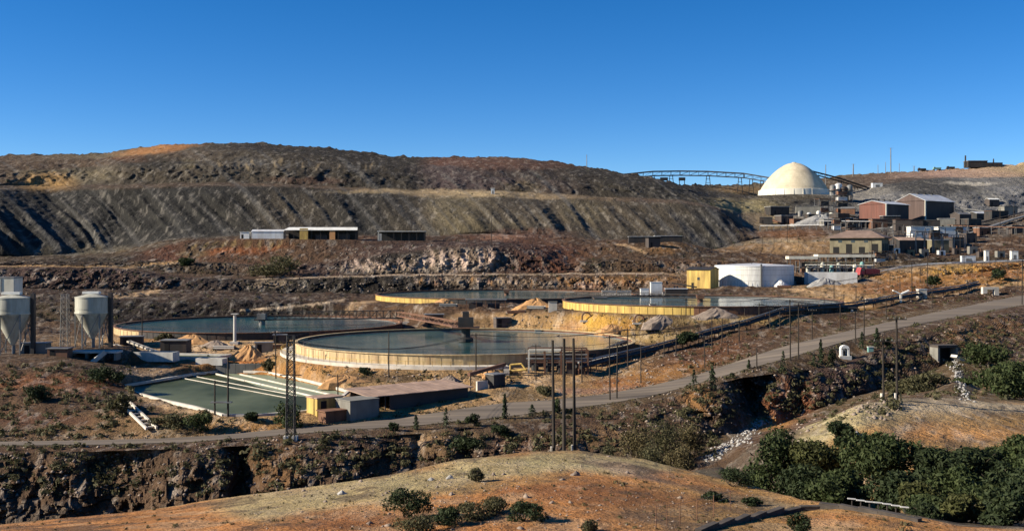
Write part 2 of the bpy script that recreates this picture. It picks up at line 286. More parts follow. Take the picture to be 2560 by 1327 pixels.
# ------------------------------------------------------------------ earth colours (albedo)
C = dict(
 orange=(.54, .235, .075), rust=(.34, .135, .05), tan=(.44, .325, .18), straw=(.44, .36, .18), brown=(.17, .115, .075), dkbrown=(.105, .075, .055),
 rock=(.17, .122, .085), purple=(.125, .09, .085), olive=(.13, .105, .075), dolive=(.074, .062, .047), dgrey=(.058, .055, .049), grey=(.20, .19, .175),
 red=(.19, .095, .065), white=(.55, .49, .46), sulph=(.55, .37, .09), sand=(.50, .39, .25), pale=(.50, .45, .37), ochre=(.46, .27, .10), pink=(.42, .27, .2),
 ore=(.24, .235, .23), mold=(.205, .165, .10), black=(.05, .042, .04))
def st(*a):
    return [(a[i], C[a[i + 1]]) for i in range(0, len(a), 2)]
SEGCOL = [st(0, 'rust'), st(0, 'orange'), st(0, 'orange', 1500, 'orange', 1800, 'ochre', 2560, 'orange'),
 st(0, 'straw', 1500, 'mold', 2000, 'olive'), st(0, 'brown', 1700, 'brown', 2000, 'olive', 2100, 'ochre', 2560, 'ochre'),
 st(0, 'brown', 2100, 'brown', 2560, 'mold'), st(0, 'brown', 2560, 'mold'),
 st(0, 'rock', 700, 'rock', 1200, 'rock', 1500, 'brown', 1800, 'rock', 2100, 'purple', 2300, 'rock', 2450, 'rock', 2560, 'brown'),
 st(0, 'brown', 800, 'brown', 1400, 'mold', 2560, 'brown'), st(0, 'grey'),
 st(0, 'brown', 600, 'tan', 1100, 'tan', 1400, 'tan', 1600, 'ochre', 1900, 'brown', 2200, 'mold', 2560, 'brown'),
 st(0, 'brown', 250, 'brown', 330, 'rock', 600, 'tan', 1000, 'tan', 1300, 'tan', 1500, 'tan', 1700, 'brown', 2000, 'brown', 2200, 'brown', 2560, 'brown'),
 st(0, 'rock', 300, 'rock', 600, 'ochre', 1000, 'tan', 1400, 'tan', 1700, 'brown', 2000, 'brown', 2560, 'rock'),
 st(0, 'rock', 300, 'tan', 500, 'sand', 800, 'tan', 1300, 'tan', 1700, 'mold', 2100, 'brown', 2560, 'tan'),
 st(0, 'rock', 1000, 'rock', 1300, 'tan', 1800, 'mold', 2100, 'tan', 2560, 'ochre'),
 st(0, 'olive', 200, 'olive', 280, 'black', 700, 'black', 860, 'dkbrown', 1000, 'brown', 1300, 'brown', 1900, 'mold', 2100, 'tan', 2560, 'ochre'),  # black stretch stands for dark rock and the cliff's painted shadow band
 st(0, 'dkbrown', 700, 'dkbrown', 1000, 'brown', 1500, 'brown', 1900, 'rock', 2100, 'tan', 2300, 'ochre', 2560, 'ochre'),
 st(0, 'purple', 300, 'purple', 700, 'dgrey', 1050, 'dgrey', 1400, 'rock', 1700, 'rock', 1800, 'brown', 2100, 'rock', 2300, 'tan', 2560, 'ochre'),
 st(0, 'brown', 700, 'rock', 1400, 'brown', 1900, 'tan', 2300, 'grey', 2560, 'grey'),
 st(0, 'dkbrown', 500, 'olive', 800, 'purple', 1000, 'dgrey', 1250, 'purple', 1400, 'red', 1480, 'olive', 1650, 'brown', 1900, 'brown', 2300, 'olive', 2560, 'olive'),
 st(0, 'olive', 300, 'dolive', 420, 'red', 700, 'brown', 1000, 'purple', 1250, 'purple', 1400, 'red', 1500, 'brown', 1700, 'olive', 1900, 'brown', 2560, 'brown'),
 st(0, 'olive', 400, 'olive', 800, 'brown', 1250, 'red', 1450, 'brown', 1700, 'brown', 2000, 'tan', 2200, 'rock', 2560, 'brown'),
 st(0, 'dgrey', 150, 'dgrey', 500, 'dgrey', 800, 'dolive', 900, 'dgrey', 1050, 'olive', 1150, 'mold', 1250, 'olive', 1400, 'olive', 1600, 'olive', 1800, 'dgrey', 1900, 'brown', 2050, 'brown', 2200, 'ore', 2560, 'brown'),
 st(0, 'brown', 800, 'brown', 1200, 'tan', 1600, 'brown', 1800, 'rock', 1950, 'tan', 2150, 'ore', 2560, 'ore'),
 st(0, 'brown', 100, 'mold', 300, 'olive', 600, 'olive', 900, 'dolive', 1030, 'dolive', 1100, 'purple', 1300, 'purple', 1500, 'dolive', 1700, 'dgrey', 1850, 'mold', 2050, 'olive', 2200, 'ore', 2560, 'ore'),
 st(0, 'brown', 300, 'brown', 600, 'olive', 1000, 'dolive', 1100, 'purple', 1500, 'dolive', 1700, 'dgrey', 1900, 'olive', 2200, 'grey', 2350, 'ore', 2560, 'grey'),
 st(0, 'brown', 320, 'mold', 600, 'dolive', 900, 'dolive', 1040, 'dolive', 1100, 'red', 1300, 'brown', 1450, 'dolive', 1700, 'dolive', 1900, 'mold', 2150, 'rock', 2350, 'pink', 2560, 'tan'),
 st(0, 'dolive', 1800, 'brown', 2560, 'tan'), st(0, 'olive'), st(0, 'olive')]
rows_col = np.zeros(TD.shape + (3,), np.float32)
for k in range(len(SEG)):
    m = segi == k
    xs = [s[0] for s in SEGCOL[k]]
    c = np.stack([np.interp(pxs, xs, [s[1][i] for s in SEGCOL[k]]) for i in range(3)], -1)
    rows_col[m] = c[None]
kk = np.hanning(9); kk /= kk.sum()
for i in range(3):
    a = np.pad(rows_col[:, :, i], ((4, 4), (0, 0)), mode='edge')
    rows_col[:, :, i] = sum(kk[j] * a[j:j + NR] for j in range(9))
nz = fbm(TX / (0.03 * TD + 1), TD / (0.06 * TD + 2), TZ / (.03 * TD + 1), 4, 77)
nz2 = fbm(TX / (0.011 * TD + .3), TD / (0.02 * TD + .6), TZ / (.011 * TD + .3), 3, 87)
nz3 = fbm(((PXG - 1280) / F * 650 + .8 * TZ) / 4.5, TZ / 130, TD / 500, 3, 97)
PWX = PXG + nz * 22 + nz2 * 9
PWY = TY + nz * 9 + nz2 * 5
def patch(cx, cy, rx, ry, col, s=1.0, d0=0, d1=9999, ang=0, soft=.45):
    global rows_col
    a = math.radians(ang); ca, sa = math.cos(a), math.sin(a)
    dx = PWX - cx; dy = PWY - cy
    q = np.hypot((dx * ca + dy * sa) / rx, (-dx * sa + dy * ca) / ry)
    w = (1 - sstep(1 - soft, 1 + soft, q)) * s * ((TD > d0) & (TD < d1))
    rows_col = rows_col * (1 - w[..., None]) + np.array(C[col] if isinstance(col, str) else col, np.float32) * w[..., None]
def track(pts, wpx, col, s=.9, d0=0, d1=9999):
    global rows_col
    d = seg_dist(PXG + nz2 * 6, TY + nz2 * 2.5, pts)
    w = (1 - sstep(wpx * .5, wpx, d)) * s * ((TD > d0) & (TD < d1))
    rows_col = rows_col * (1 - w[..., None]) + np.array(C[col], np.float32) * w[..., None]
# foreground hill: straw turf along the crest, orange soil below it
for cx, cy, rx, ry in [(700, 1262, 160, 40), (900, 1225, 160, 38), (1080, 1200, 160, 30), (1250, 1165, 160, 30), (1420, 1150, 150, 24), (1560, 1165, 130, 22)]:
    patch(cx, cy, rx, ry, 'straw', .85, 40, 120)
patch(1600, 1180, 130, 16, 'pink', .6, 40, 120, 12)
patch(1500, 1235, 300, 24, 'rust', .6, 40, 95, 4); patch(1250, 1210, 180, 14, 'ochre', .6, 40, 95, -6)
patch(1150, 1290, 220, 20, 'sand', .35, 40, 95); patch(1750, 1210, 120, 14, 'orange', .8, 40, 95, 14); patch(1650, 1290, 160, 30, 'brown', .35, 40, 95)
patch(1880, 1252, 110, 16, 'mold', .6, 40, 100, 10); patch(2080, 1300, 120, 16, 'orange', .9, 40, 100); patch(850, 1300, 160, 24, 'rust', .7, 40, 95)
# hill on the right behind the grove
patch(2150, 1040, 120, 34, 'straw', 1, 95, 135, -12); patch(2380, 1016, 260, 16, 'sand', .95, 95, 140); patch(2300, 1050, 160, 24, 'tan', .5, 90, 135); patch(2060, 1075, 60, 30, 'straw', .9, 95, 135, -20)
patch(2250, 1085, 90, 22, 'mold', .8, 90, 130, -20); patch(2400, 1080, 180, 26, 'orange', .6, 85, 130); patch(2480, 1060, 120, 20, 'ochre', .6, 85, 130)
track([(2425, 1003), (2470, 965), (2545, 910), (2600, 880)], 9, 'tan', .9, 140, 260)
# stream bed: white water-worn stones
track([(1770, 1150), (1800, 1125), (1850, 1100), (1890, 1062), (1930, 1050)], 18, 'grey', .7, 120, 185)
track([(2420, 1000), (2400, 960), (2392, 925), (2380, 895)], 14, 'grey', .7, 150, 225)
# ravine face
for cx, cy, rx, ry, c_, s_ in [(690, 1165, 70, 60, 'ochre', .35), (1080, 1110, 60, 30, 'tan', .45), (1290, 1120, 70, 30, 'pink', .3), (1500, 1090, 60, 30, 'tan', .35), (1740, 1000, 40, 40, 'ochre', .6), (1970, 1000, 70, 60, 'rust', .6), (1925, 1060, 60, 16, 'ochre', .8), (2450, 830, 70, 40, 'ochre', .35), (1200, 1085, 200, 10, 'mold', .5)]:
    patch(cx, cy, rx, ry, c_, s_, 120, 260)
# road verges and side tracks
track([(1180, 1030), (1240, 1000), (1290, 965), (1330, 945), (1370, 955), (1400, 975), (1500, 985)], 11, 'sand', .8, 160, 230)
track([(1400, 975), (1500, 978), (1600, 965)], 10, 'pink', .8, 160, 230)
patch(1300, 985, 60, 16, 'mold', .7, 160, 230); patch(1560, 955, 90, 12, 'rust', .6, 180, 235)
patch(1750, 890, 130, 26, 'rust', .3, 190, 260, -14); patch(1640, 935, 90, 18, 'ochre', .6, 190, 260, -14)
track([(640, 1060), (560, 1052), (480, 1030), (400, 1010), (320, 985)], 9, 'sand', .85, 160, 205)
patch(640, 1068, 120, 12, 'ochre', .7, 160, 180); patch(420, 1075, 70, 14, 'mold', .7, 155, 180)
patch(150, 960, 170, 22, 'rust', .5, 165, 215); patch(110, 1050, 130, 16, 'red', .6, 160, 200); patch(60, 920, 120, 8, 'rock', .6, 165, 230)
patch(375, 940, 90, 16, 'pale', .45, 195, 235); patch(830, 915, 140, 14, 'ochre', .7, 200, 240); patch(770, 900, 100, 8, 'straw', .5, 195, 240)
patch(960, 945, 120, 10, 'olive', .7, 190, 230); patch(620, 905, 46, 22, 'orange', .85, 205, 250)
patch(310, 820, 46, 22, 'sand', .95, 225, 300); patch(400, 842, 90, 12, 'ochre', .7, 225, 290); patch(560, 852, 140, 10, 'sand', .6, 225, 280)
# yellow sulphide bank and yard behind the near thickener
patch(1500, 812, 120, 24, 'sulph', 1.0, 268, 300); patch(1590, 815, 70, 18, 'ochre', .7, 268, 300); patch(1430, 820, 40, 20, 'pink', .6, 268, 300)
patch(1330, 795, 80, 20, 'tan', .8, 268, 330); patch(1250, 838, 120, 7, 'sand', .8, 265, 310); patch(1650, 840, 160, 12, 'straw', .8, 250, 300); patch(1850, 800, 160, 9, 'straw', .8, 255, 300)
track([(870, 770), (900, 750), (940, 745)], 14, 'sand', .9, 300, 380); patch(930, 790, 100, 14, 'olive', .7, 300, 340)
track([(600, 775), (700, 770), (800, 758), (860, 750)], 3.5, 'pale', .9, 330, 440)
track([(290, 745), (340, 735), (400, 725)], 6, 'sand', .9, 380, 470)
track([(0, 690 + 50), (280, 745), (640, 745), (860, 742)], 3, 'grey', .6, 380, 450)
# slopes right of the yard
patch(2130, 770, 60, 9, 'sulph', .5, 280, 360); track([(1960, 718), (2060, 735), (2120, 765), (2180, 770)], 6, 'sand', .9, 300, 440)
patch(2250, 720, 120, 20, 'rust', .55, 330, 440); patch(2390, 678, 70, 16, 'sulph', .75, 405, 470); patch(2250, 690, 80, 14, 'ochre', .7, 380, 460); patch(2480, 690, 80, 14, 'rust', .5, 380, 470)
patch(2120, 700, 70, 8, 'ore', .8, 400, 450); patch(1560, 700, 130, 10, 'ochre', .5, 445, 480); patch(1470, 712, 40, 8, 'pink', .7, 440, 480)
# pit wall: white veins
patch(1140, 655, 120, 34, 'pale', .35, 485, 530); patch(960, 672, 120, 12, 'pale', .4, 480, 520); patch(1180, 705, 120, 10, 'pale', .35, 450, 480); patch(680, 712, 50, 10, 'pale', .5, 450, 480)
for cx in (1110, 1135, 1165, 1205, 1228, 1080, 1055):
    patch(cx, 655 + random.uniform(-10, 8), 7, 28, 'white', .8, 485, 530, random.uniform(-25, 10))
for i in range(30):
    patch(870 + i * 10 + random.uniform(-5, 5), 668 + random.uniform(-8, 8) - i * .5, 3.5, 11, 'white', .75, 485, 530, random.uniform(-30, 10))
for i in range(34):
    patch(1040 + i * 18 + random.uniform(-6, 6), 706 + random.uniform(-8, 6), 4, 9, random.choice(['white', 'pale', 'ochre', 'pink']), .6, 450, 480, random.uniform(-30, 20))
track([(300, 672), (360, 662), (450, 655)], 5, 'tan', .9, 470, 540); track([(0, 665), (300, 667)], 2.5, 'tan', .9, 460, 500)
track([(640, 698), (860, 691), (1050, 687), (1400, 685), (1660, 683)], 2.2, 'pale', .8, 468, 492)
track([(1500, 603), (1560, 612), (1612, 630)], 5, 'sand', .95, 500, 562); patch(1660, 622, 50, 14, 'ochre', .5, 505, 575)
# shed terrace bank
patch(520, 620, 70, 26, 'olive', .8, 515, 570); patch(600, 628, 120, 9, 'rust', .8, 510, 570, -4); patch(740, 640, 120, 14, 'brown', .7, 505, 560); patch(480, 634, 40, 8, 'mold', .9, 515, 565)
for i in range(9):
    patch(480 + i * 28, 612, 5, 12, 'straw', .55, 515, 570, 28)
patch(1310, 585, 120, 12, 'red', .7, 540, 640); patch(1240, 592, 60, 8, 'pink', .6, 540, 640); patch(1090, 596, 90, 8, 'dkbrown', .8, 520, 600)
# big dump: paler gully streaks, and shade painted on the left flank
patch(1130, 530, 60, 36, 'mold', .7, 600, 690, 20); patch(1180, 560, 120, 12, 'mold', .5, 600, 690); patch(1460, 530, 50, 30, 'mold', .6, 600, 690); patch(720, 530, 70, 45, 'olive', .7, 600, 690)
patch(120, 540, 190, 80, 'dgrey', .6, 590, 760); patch(2125, 552, 40, 7, 'pale', .6, 640, 730); patch(200, 628, 140, 16, 'mold', .6, 590, 640); patch(1000, 520, 50, 40, 'dolive', .6, 600, 690)  # large dgrey patch deepens the left flank's shadow in the earth colour
w = (sstep(.12, .42, nz3) * .5 * (TD > 600) * (TD < 800))[..., None]
rows_col = rows_col * (1 - w) + np.array(C['grey'], np.float32) * w
# upper benches
patch(120, 455, 70, 24, 'ochre', .85, 690, 775); patch(400, 375, 100, 10, 'orange', .75, 770, 870, -6); patch(330, 400, 40, 8, 'rust', .6, 750, 850)
patch(240, 440, 60, 16, 'mold', .7, 690, 775); patch(470, 412, 22, 14, 'mold', .9, 740, 800); patch(380, 408, 100, 14, 'dgrey', .6, 740, 800); patch(620, 405, 40, 12, 'grey', .5, 740, 800)
patch(1280, 410, 180, 14, 'red', .7, 760, 860); patch(1300, 470, 60, 24, 'mold', .6, 715, 780); patch(1140, 430, 80, 10, 'purple', .6, 740, 800)
patch(760, 450, 90, 9, 'red', .5, 690, 780); patch(950, 478, 130, 5, 'tan', .6, 670, 740); patch(1190, 480, 150, 6, 'tan', .45, 670, 740)
for i in range(26):
    patch(530 + i * 17, 408 + random.uniform(-6, 6) + abs(i - 8) * .6, 3, 10, random.choice(['grey', 'olive', 'tan']), .6, 740, 820, random.uniform(-20, 20))
# ground round the dome and the mill
patch(1870, 515, 90, 16, 'straw', .8, 690, 850); patch(1870, 475, 80, 8, 'ochre', .5, 800, 960); patch(2060, 530, 90, 24, 'ore', .8, 680, 830); patch(2020, 508, 110, 10, 'dgrey', .6, 700, 830); patch(1980, 585, 90, 14, 'rust', .5, 600, 690)
patch(2140, 480, 80, 20, 'pale', .45, 750, 900); patch(2340, 470, 130, 28, 'dgrey', .75, 800, 930, 8); patch(2450, 500, 90, 20, 'ore', .6, 720, 900); patch(2440, 440, 160, 10, 'pink', .5, 900, 1000); patch(2440, 462, 70, 4, 'pale', .7, 830, 920)
patch(2430, 560, 70, 20, 'dgrey', .7, 640, 760); patch(1650, 525, 110, 12, 'olive', .4, 600, 690)
# washed-out and stony blotches on the near hills
fm = fbm(TX / 3.2, TD / 4.5, 0, 4, 201); fm2 = fbm(TX / .9, TD / 1.6, 0, 3, 211)
for lo, hi, col_, s_ in ((.10, .45, 'brown', .6), (-.45, -.12, 'sand', .35)):
    wv = (sstep(lo, hi, fm + .35 * fm2) if lo > 0 else 1 - sstep(lo, hi, fm + .35 * fm2)) * s_ * (TD < 135)
    rows_col = rows_col * (1 - wv[..., None]) + np.array(C[col_], np.float32) * wv[..., None]
# mottling everywhere
rows_col *= (1 + .20 * nz + .16 * nz2)[..., None]
rows_col = np.clip(rows_col, .02, .75)
lum = rows_col.mean(-1, keepdims=True)
rows_col = rows_col * np.clip(.40 + 1.45 * lum, .42, 1.0)   # the photo's dark rock is very dark
rows_col *= np.where(((TD > 135) & (TD < 600))[..., None], np.array([.96, .80, .66]), 1.0)      # mid-distance earth made darker and warmer

# ------------------------------------------------------------------ materials
def new_mat(name):
    m = bpy.data.materials.new(name); m.use_nodes = True
    nt = m.node_tree
    return m, nt, nt.nodes["Principled BSDF"]
def nnode(nt, typ, **kw):
    n = nt.nodes.new(typ)
    for k, v in kw.items():
        setattr(n, k, v)
    return n
def mixc(nt, a, b, fac, mode='MIX'):
    n = nnode(nt, "ShaderNodeMix", data_type='RGBA', blend_type=mode)
    for sock, v in ((n.inputs[0], fac), (n.inputs[6], a), (n.inputs[7], b)):
        if hasattr(v, "is_linked"):
            nt.links.new(v, sock)
        else:
            sock.default_value = v if not isinstance(v, tuple) else (v + (1,) if len(v) == 3 else v)
    return n.outputs[2]
def ramp(nt, src, p0, p1, c0=(0, 0, 0, 1), c1=(1, 1, 1, 1)):
    r = nnode(nt, "ShaderNodeValToRGB")
    r.color_ramp.elements[0].position = p0; r.color_ramp.elements[1].position = p1
    r.color_ramp.elements[0].color = c0; r.color_ramp.elements[1].color = c1
    nt.links.new(src, r.inputs[0])
    return r.outputs[0]
def noise_tex(nt, vec, scale, detail=5, rough=.6):
    n = nnode(nt, "ShaderNodeTexNoise")
    n.inputs["Scale"].default_value = scale; n.inputs["Detail"].default_value = detail; n.inputs["Roughness"].default_value = rough
    nt.links.new(vec, n.inputs["Vector"])
    return n.outputs["Fac"]
def mat_terrain(name, s, pale=1.0):
    """earth and rock; s = grain size of the finest visible clods in metres"""
    m, nt, b = new_mat(name)
    at = nnode(nt, "ShaderNodeAttribute", attribute_name="earth")
    ge = nnode(nt, "ShaderNodeNewGeometry")
    pos = ge.outputs["Position"]
    n1 = noise_tex(nt, pos, .16 / s, 6, .68)
    n2 = noise_tex(nt, pos, .9 / s, 4, .7)
    mp = nnode(nt, "ShaderNodeMapping"); mp.inputs["Scale"].default_value = (1, .35, .22)
    nt.links.new(pos, mp.inputs["Vector"])
    n3 = noise_tex(nt, mp.outputs[0], .45 / s, 4, .65)
    c = mixc(nt, at.outputs["Color"], (.0, .0, .0), ramp(nt, n1, .30, .66, (.42, .42, .42, 1), (0, 0, 0, 1)))
    c = mixc(nt, c, (1.25, 1.12, .95, 1), ramp(nt, n3, .52, .80, (0, 0, 0, 1), (.20 * pale, .20 * pale, .20 * pale, 1)))
    c = mixc(nt, c, (.55, .5, .45, 1), ramp(nt, n2, .64, .76, (0, 0, 0, 1), (.28 * pale, .28 * pale, .28 * pale, 1)))
    c = mixc(nt, c, (.03, .032, .02, 1), ramp(nt, n2, .26, .36, (.5, .5, .5, 1), (0, 0, 0, 1)))
    nt.links.new(c, b.inputs["Base Color"])
    b.inputs["Roughness"].default_value = .95
    b.inputs["Specular IOR Level"].default_value = .15
    bp = nnode(nt, "ShaderNodeBump"); bp.inputs["Strength"].default_value = .9; bp.inputs["Distance"].default_value = s * 1.1
    bp2 = nnode(nt, "ShaderNodeBump"); bp2.inputs["Strength"].default_value = .8; bp2.inputs["Distance"].default_value = s * 2.2
    nt.links.new(n2, bp.inputs["Height"]); nt.links.new(n1, bp2.inputs["Height"])
    nt.links.new(bp2.outputs[0], bp.inputs["Normal"]); nt.links.new(bp.outputs[0], b.inputs["Normal"])
    return m
def mat_plain(name, col, rough=.8, var=.25, scale=1.0, dirt=None, metal=0.0, spec=.3, bump=0.0, stretch=(1, 1, .35)):
    """painted, rusted, concrete or stone surface with stains"""
    m, nt, b = new_mat(name)
    ge = nnode(nt, "ShaderNodeNewGeometry")
    mp = nnode(nt, "ShaderNodeMapping"); mp.inputs["Scale"].default_value = stretch
    nt.links.new(ge.outputs["Position"], mp.inputs["Vector"])
    n1 = noise_tex(nt, mp.outputs[0], scale, 6, .65)
    lo = tuple(c * (1 - var) for c in col); hi = tuple(min(1, c * (1 + var * .6)) for c in col)
    c = mixc(nt, lo, hi, ramp(nt, n1, .3, .7))
    if dirt:
        n2 = noise_tex(nt, mp.outputs[0], scale * .45, 5, .7)
        c = mixc(nt, c, dirt, ramp(nt, n2, .48, .72, (0, 0, 0, 1), (.75, .75, .75, 1)))
    nt.links.new(c, b.inputs["Base Color"])
    b.inputs["Roughness"].default_value = rough; b.inputs["Metallic"].default_value = metal; b.inputs["Specular IOR Level"].default_value = spec
    if bump:
        bp = nnode(nt, "ShaderNodeBump"); bp.inputs["Distance"].default_value = bump; bp.inputs["Strength"].default_value = .8
        nt.links.new(n1, bp.inputs["Height"]); nt.links.new(bp.outputs[0], b.inputs["Normal"])
    return m
def mat_water(name, col, col2, rough=.08, sc=.05, bump=.03):
    m, nt, b = new_mat(name)
    ge = nnode(nt, "ShaderNodeNewGeometry")
    mp = nnode(nt, "ShaderNodeMapping"); mp.inputs["Scale"].default_value = (1, .5, 1)
    nt.links.new(ge.outputs["Position"], mp.inputs["Vector"])
    n1 = noise_tex(nt, mp.outputs[0], sc, 4, .6)
    n2 = noise_tex(nt, ge.outputs["Position"], 1.3, 3, .5)
    nt.links.new(mixc(nt, col, col2, ramp(nt, n1, .38, .66)), b.inputs["Base Color"])
    b.inputs["Roughness"].default_value = rough
    b.inputs["IOR"].default_value = 1.33
    bp = nnode(nt, "ShaderNodeBump"); bp.inputs["Distance"].default_value = bump; bp.inputs["Strength"].default_value = .5
    nt.links.new(n2, bp.inputs["Height"]); nt.links.new(bp.outputs[0], b.inputs["Normal"])
    return m
def mat_leaf(name, c0, c1, trans=.25):
    m, nt, b = new_mat(name)
    ge = nnode(nt, "ShaderNodeNewGeometry")
    n1 = noise_tex(nt, ge.outputs["Position"], .9, 3, .6)
    c = mixc(nt, c0, c1, ge.outputs["Random Per Island"])
    c = mixc(nt, c, tuple(x * .45 for x in c0), ramp(nt, n1, .35, .6, (.6, .6, .6, 1), (0, 0, 0, 1)))
    nt.links.new(c, b.inputs["Base Color"]); b.inputs["Roughness"].default_value = .75; b.inputs["Specular IOR Level"].default_value = .2
    tr = nnode(nt, "ShaderNodeBsdfTranslucent"); nt.links.new(c, tr.inputs["Color"])
    mx = nnode(nt, "ShaderNodeMixShader"); mx.inputs[0].default_value = trans
    out = nt.nodes["Material Output"]
    nt.links.new(b.outputs[0], mx.inputs[1]); nt.links.new(tr.outputs[0], mx.inputs[2]); nt.links.new(mx.outputs[0], out.inputs["Surface"])
    return m

# ------------------------------------------------------------------ terrain meshes
def grid_object(name, r0, r1, mat, dz=0.0, earth=True, smooth=True):
    X = TX[r0:r1 + 1]; Y = TD[r0:r1 + 1]; Z = TZ[r0:r1 + 1] + dz
    nr, nc = X.shape
    co = np.stack([X, Y, Z], -1).reshape(-1, 3).astype(np.float32)
    i = np.arange(nr * nc).reshape(nr, nc)
    q = np.stack([i[:-1, :-1], i[:-1, 1:], i[1:, 1:], i[1:, :-1]], -1).reshape(-1, 4)
    me = bpy.data.meshes.new(name)
    me.vertices.add(len(co)); me.vertices.foreach_set("co", co.ravel())
    me.loops.add(q.size); me.loops.foreach_set("vertex_index", q.ravel().astype(np.int32))
    me.polygons.add(len(q)); me.polygons.foreach_set("loop_start", (np.arange(len(q)) * 4).astype(np.int32))
    me.polygons.foreach_set("use_smooth", np.full(len(q), smooth))
    me.update(calc_edges=True)
    if earth:
        a = me.color_attributes.new("earth", 'FLOAT_COLOR', 'POINT')
        cc = np.concatenate([rows_col[r0:r1 + 1].reshape(-1, 3), np.ones((len(co), 1))], 1).astype(np.float32)
        a.data.foreach_set("color", cc.ravel())
    me.materials.append(mat)
    o = bpy.data.objects.new(name, me); o["kind"] = "structure"; COL.objects.link(o)
    return o
def first_row(k):
    return int(np.argmax(segi == k))
grid_object("foreground_hill", 0, first_row(4), mat_terrain("earth_near", .35, .3))
grid_object("ravine", first_row(4), first_row(8), mat_terrain("earth_ravine", .8), smooth=False)
grid_object("road_bank", first_row(8), first_row(11), mat_terrain("earth_bank", .7))
grid_object("plant_yard", first_row(11), first_row(17), mat_terrain("earth_yard", 1.0))
grid_object("pit_wall", first_row(17), first_row(22), mat_terrain("earth_pit", 1.7), smooth=False)
grid_object("waste_dump_hill", first_row(22), first_row(27), mat_terrain("earth_dump", 1.5, .7))
grid_object("far_land", first_row(27), NR - 1, mat_terrain("earth_far", 4.0))
road_mat = mat_plain("road_gravel", (.15, .124, .10), .95, .4, .4, dirt=(.27, .215, .155), spec=.1, stretch=(.07, 1.3, 1), bump=.05)
ro = grid_object("haul_road", first_row(9), first_row(10), road_mat, .06, False)
# ------------------------------------------------------------------ mesh helpers
class MB:
    def __init__(s):
        s.v = []; s.f = []
    def add(s, vs, fs):
        n = len(s.v); s.v += [tuple(x) for x in vs]; s.f += [tuple(i + n for i in f) for f in fs]; return s
    def box(s, x0, x1, y0, y1, z0, z1):
        return s.add([(x0, y0, z0), (x1, y0, z0), (x1, y1, z0), (x0, y1, z0), (x0, y0, z1), (x1, y0, z1), (x1, y1, z1), (x0, y1, z1)],
                     [(0, 3, 2, 1), (4, 5, 6, 7), (0, 1, 5, 4), (1, 2, 6, 5), (2, 3, 7, 6), (3, 0, 4, 7)])
    def cbox(s, cx, cy, cz, sx, sy, sz):
        return s.box(cx - sx / 2, cx + sx / 2, cy - sy / 2, cy + sy / 2, cz - sz / 2, cz + sz / 2)
    def bar(s, p, q, w, h=None):
        p = Vector(p); q = Vector(q); h = h or w
        d = (q - p).normalized(); a = d.cross(Vector((0, 0, 1)))
        a = Vector((1, 0, 0)) if a.length < 1e-4 else a.normalized()
        b = a.cross(d).normalized(); a = a * w / 2; b = b * h / 2
        return s.add([p - a - b, p + a - b, p + a + b, p - a + b, q - a - b, q + a - b, q + a + b, q - a + b],
                     [(0, 3, 2, 1), (4, 5, 6, 7), (0, 1, 5, 4), (1, 2, 6, 5), (2, 3, 7, 6), (3, 0, 4, 7)])
    def tube(s, p, q, r0, r1=None, n=8):
        p = Vector(p); q = Vector(q); r1 = r0 if r1 is None else r1
        d = (q - p).normalized(); a = d.cross(Vector((0, 0, 1)))
        a = Vector((1, 0, 0)) if a.length < 1e-4 else a.normalized()
        b = d.cross(a).normalized(); vs = []
        for r, c in ((r0, p), (r1, q)):
            for i in range(n):
                t = 2 * math.pi * i / n; vs.append(c + a * (r * math.cos(t)) + b * (r * math.sin(t)))
        return s.add(vs, [(i, (i + 1) % n, n + (i + 1) % n, n + i) for i in range(n)] + [tuple(range(n))[::-1], tuple(range(n, 2 * n))])
    def lathe(s, prof, n=48, cx=0, cy=0, close=False):
        """prof: (radius, z) pairs from bottom to top"""
        vs = []
        for r, z in prof:
            for i in range(n):
                t = 2 * math.pi * i / n; vs.append((cx + r * math.cos(t), cy + r * math.sin(t), z))
        m = len(prof); fs = []
        for k in range(m - 1 + (1 if close else 0)):
            a = k * n; b = ((k + 1) % m) * n
            fs += [(a + i, a + (i + 1) % n, b + (i + 1) % n, b + i) for i in range(n)]
        return s.add(vs, fs)
    def disc(s, r, z, n=64, cx=0, cy=0):
        return s.add([(cx + r * math.cos(2 * math.pi * i / n), cy + r * math.sin(2 * math.pi * i / n), z) for i in range(n)], [tuple(range(n))])
    def prism(s, poly, z0, z1):
        n = len(poly)
        return s.add([(x, y, z0) for x, y in poly] + [(x, y, z1) for x, y in poly],
                     [tuple(range(n))[::-1], tuple(range(n, 2 * n))] + [(i, (i + 1) % n, n + (i + 1) % n, n + i) for i in range(n)])
    def build(s, name, mat, parent=None, loc=None, smooth=False, kind=None):
        me = bpy.data.meshes.new(name); me.from_pydata(s.v, [], s.f); me.update()
        if smooth:
            me.polygons.foreach_set("use_smooth", np.ones(len(me.polygons), bool))
            me.set_sharp_from_angle(angle=math.radians(38))
        me.materials.append(mat)
        o = bpy.data.objects.new(name, me); COL.objects.link(o)
        if parent is not None:
            o.parent = parent
        if loc is not None:
            o.location = loc
        if kind:
            o["kind"] = kind
        return o
def tag(o, label, cat, group=None):
    o["label"] = label; o["category"] = cat
    if group:
        o["group"] = group
    return o
def thing(name, label, cat, loc, rz=0.0, group=None):
    o = bpy.data.objects.new(name, None); o.empty_display_size = 1; o.location = loc; o.rotation_euler = (0, 0, rz); COL.objects.link(o)
    return tag(o, label, cat, group)

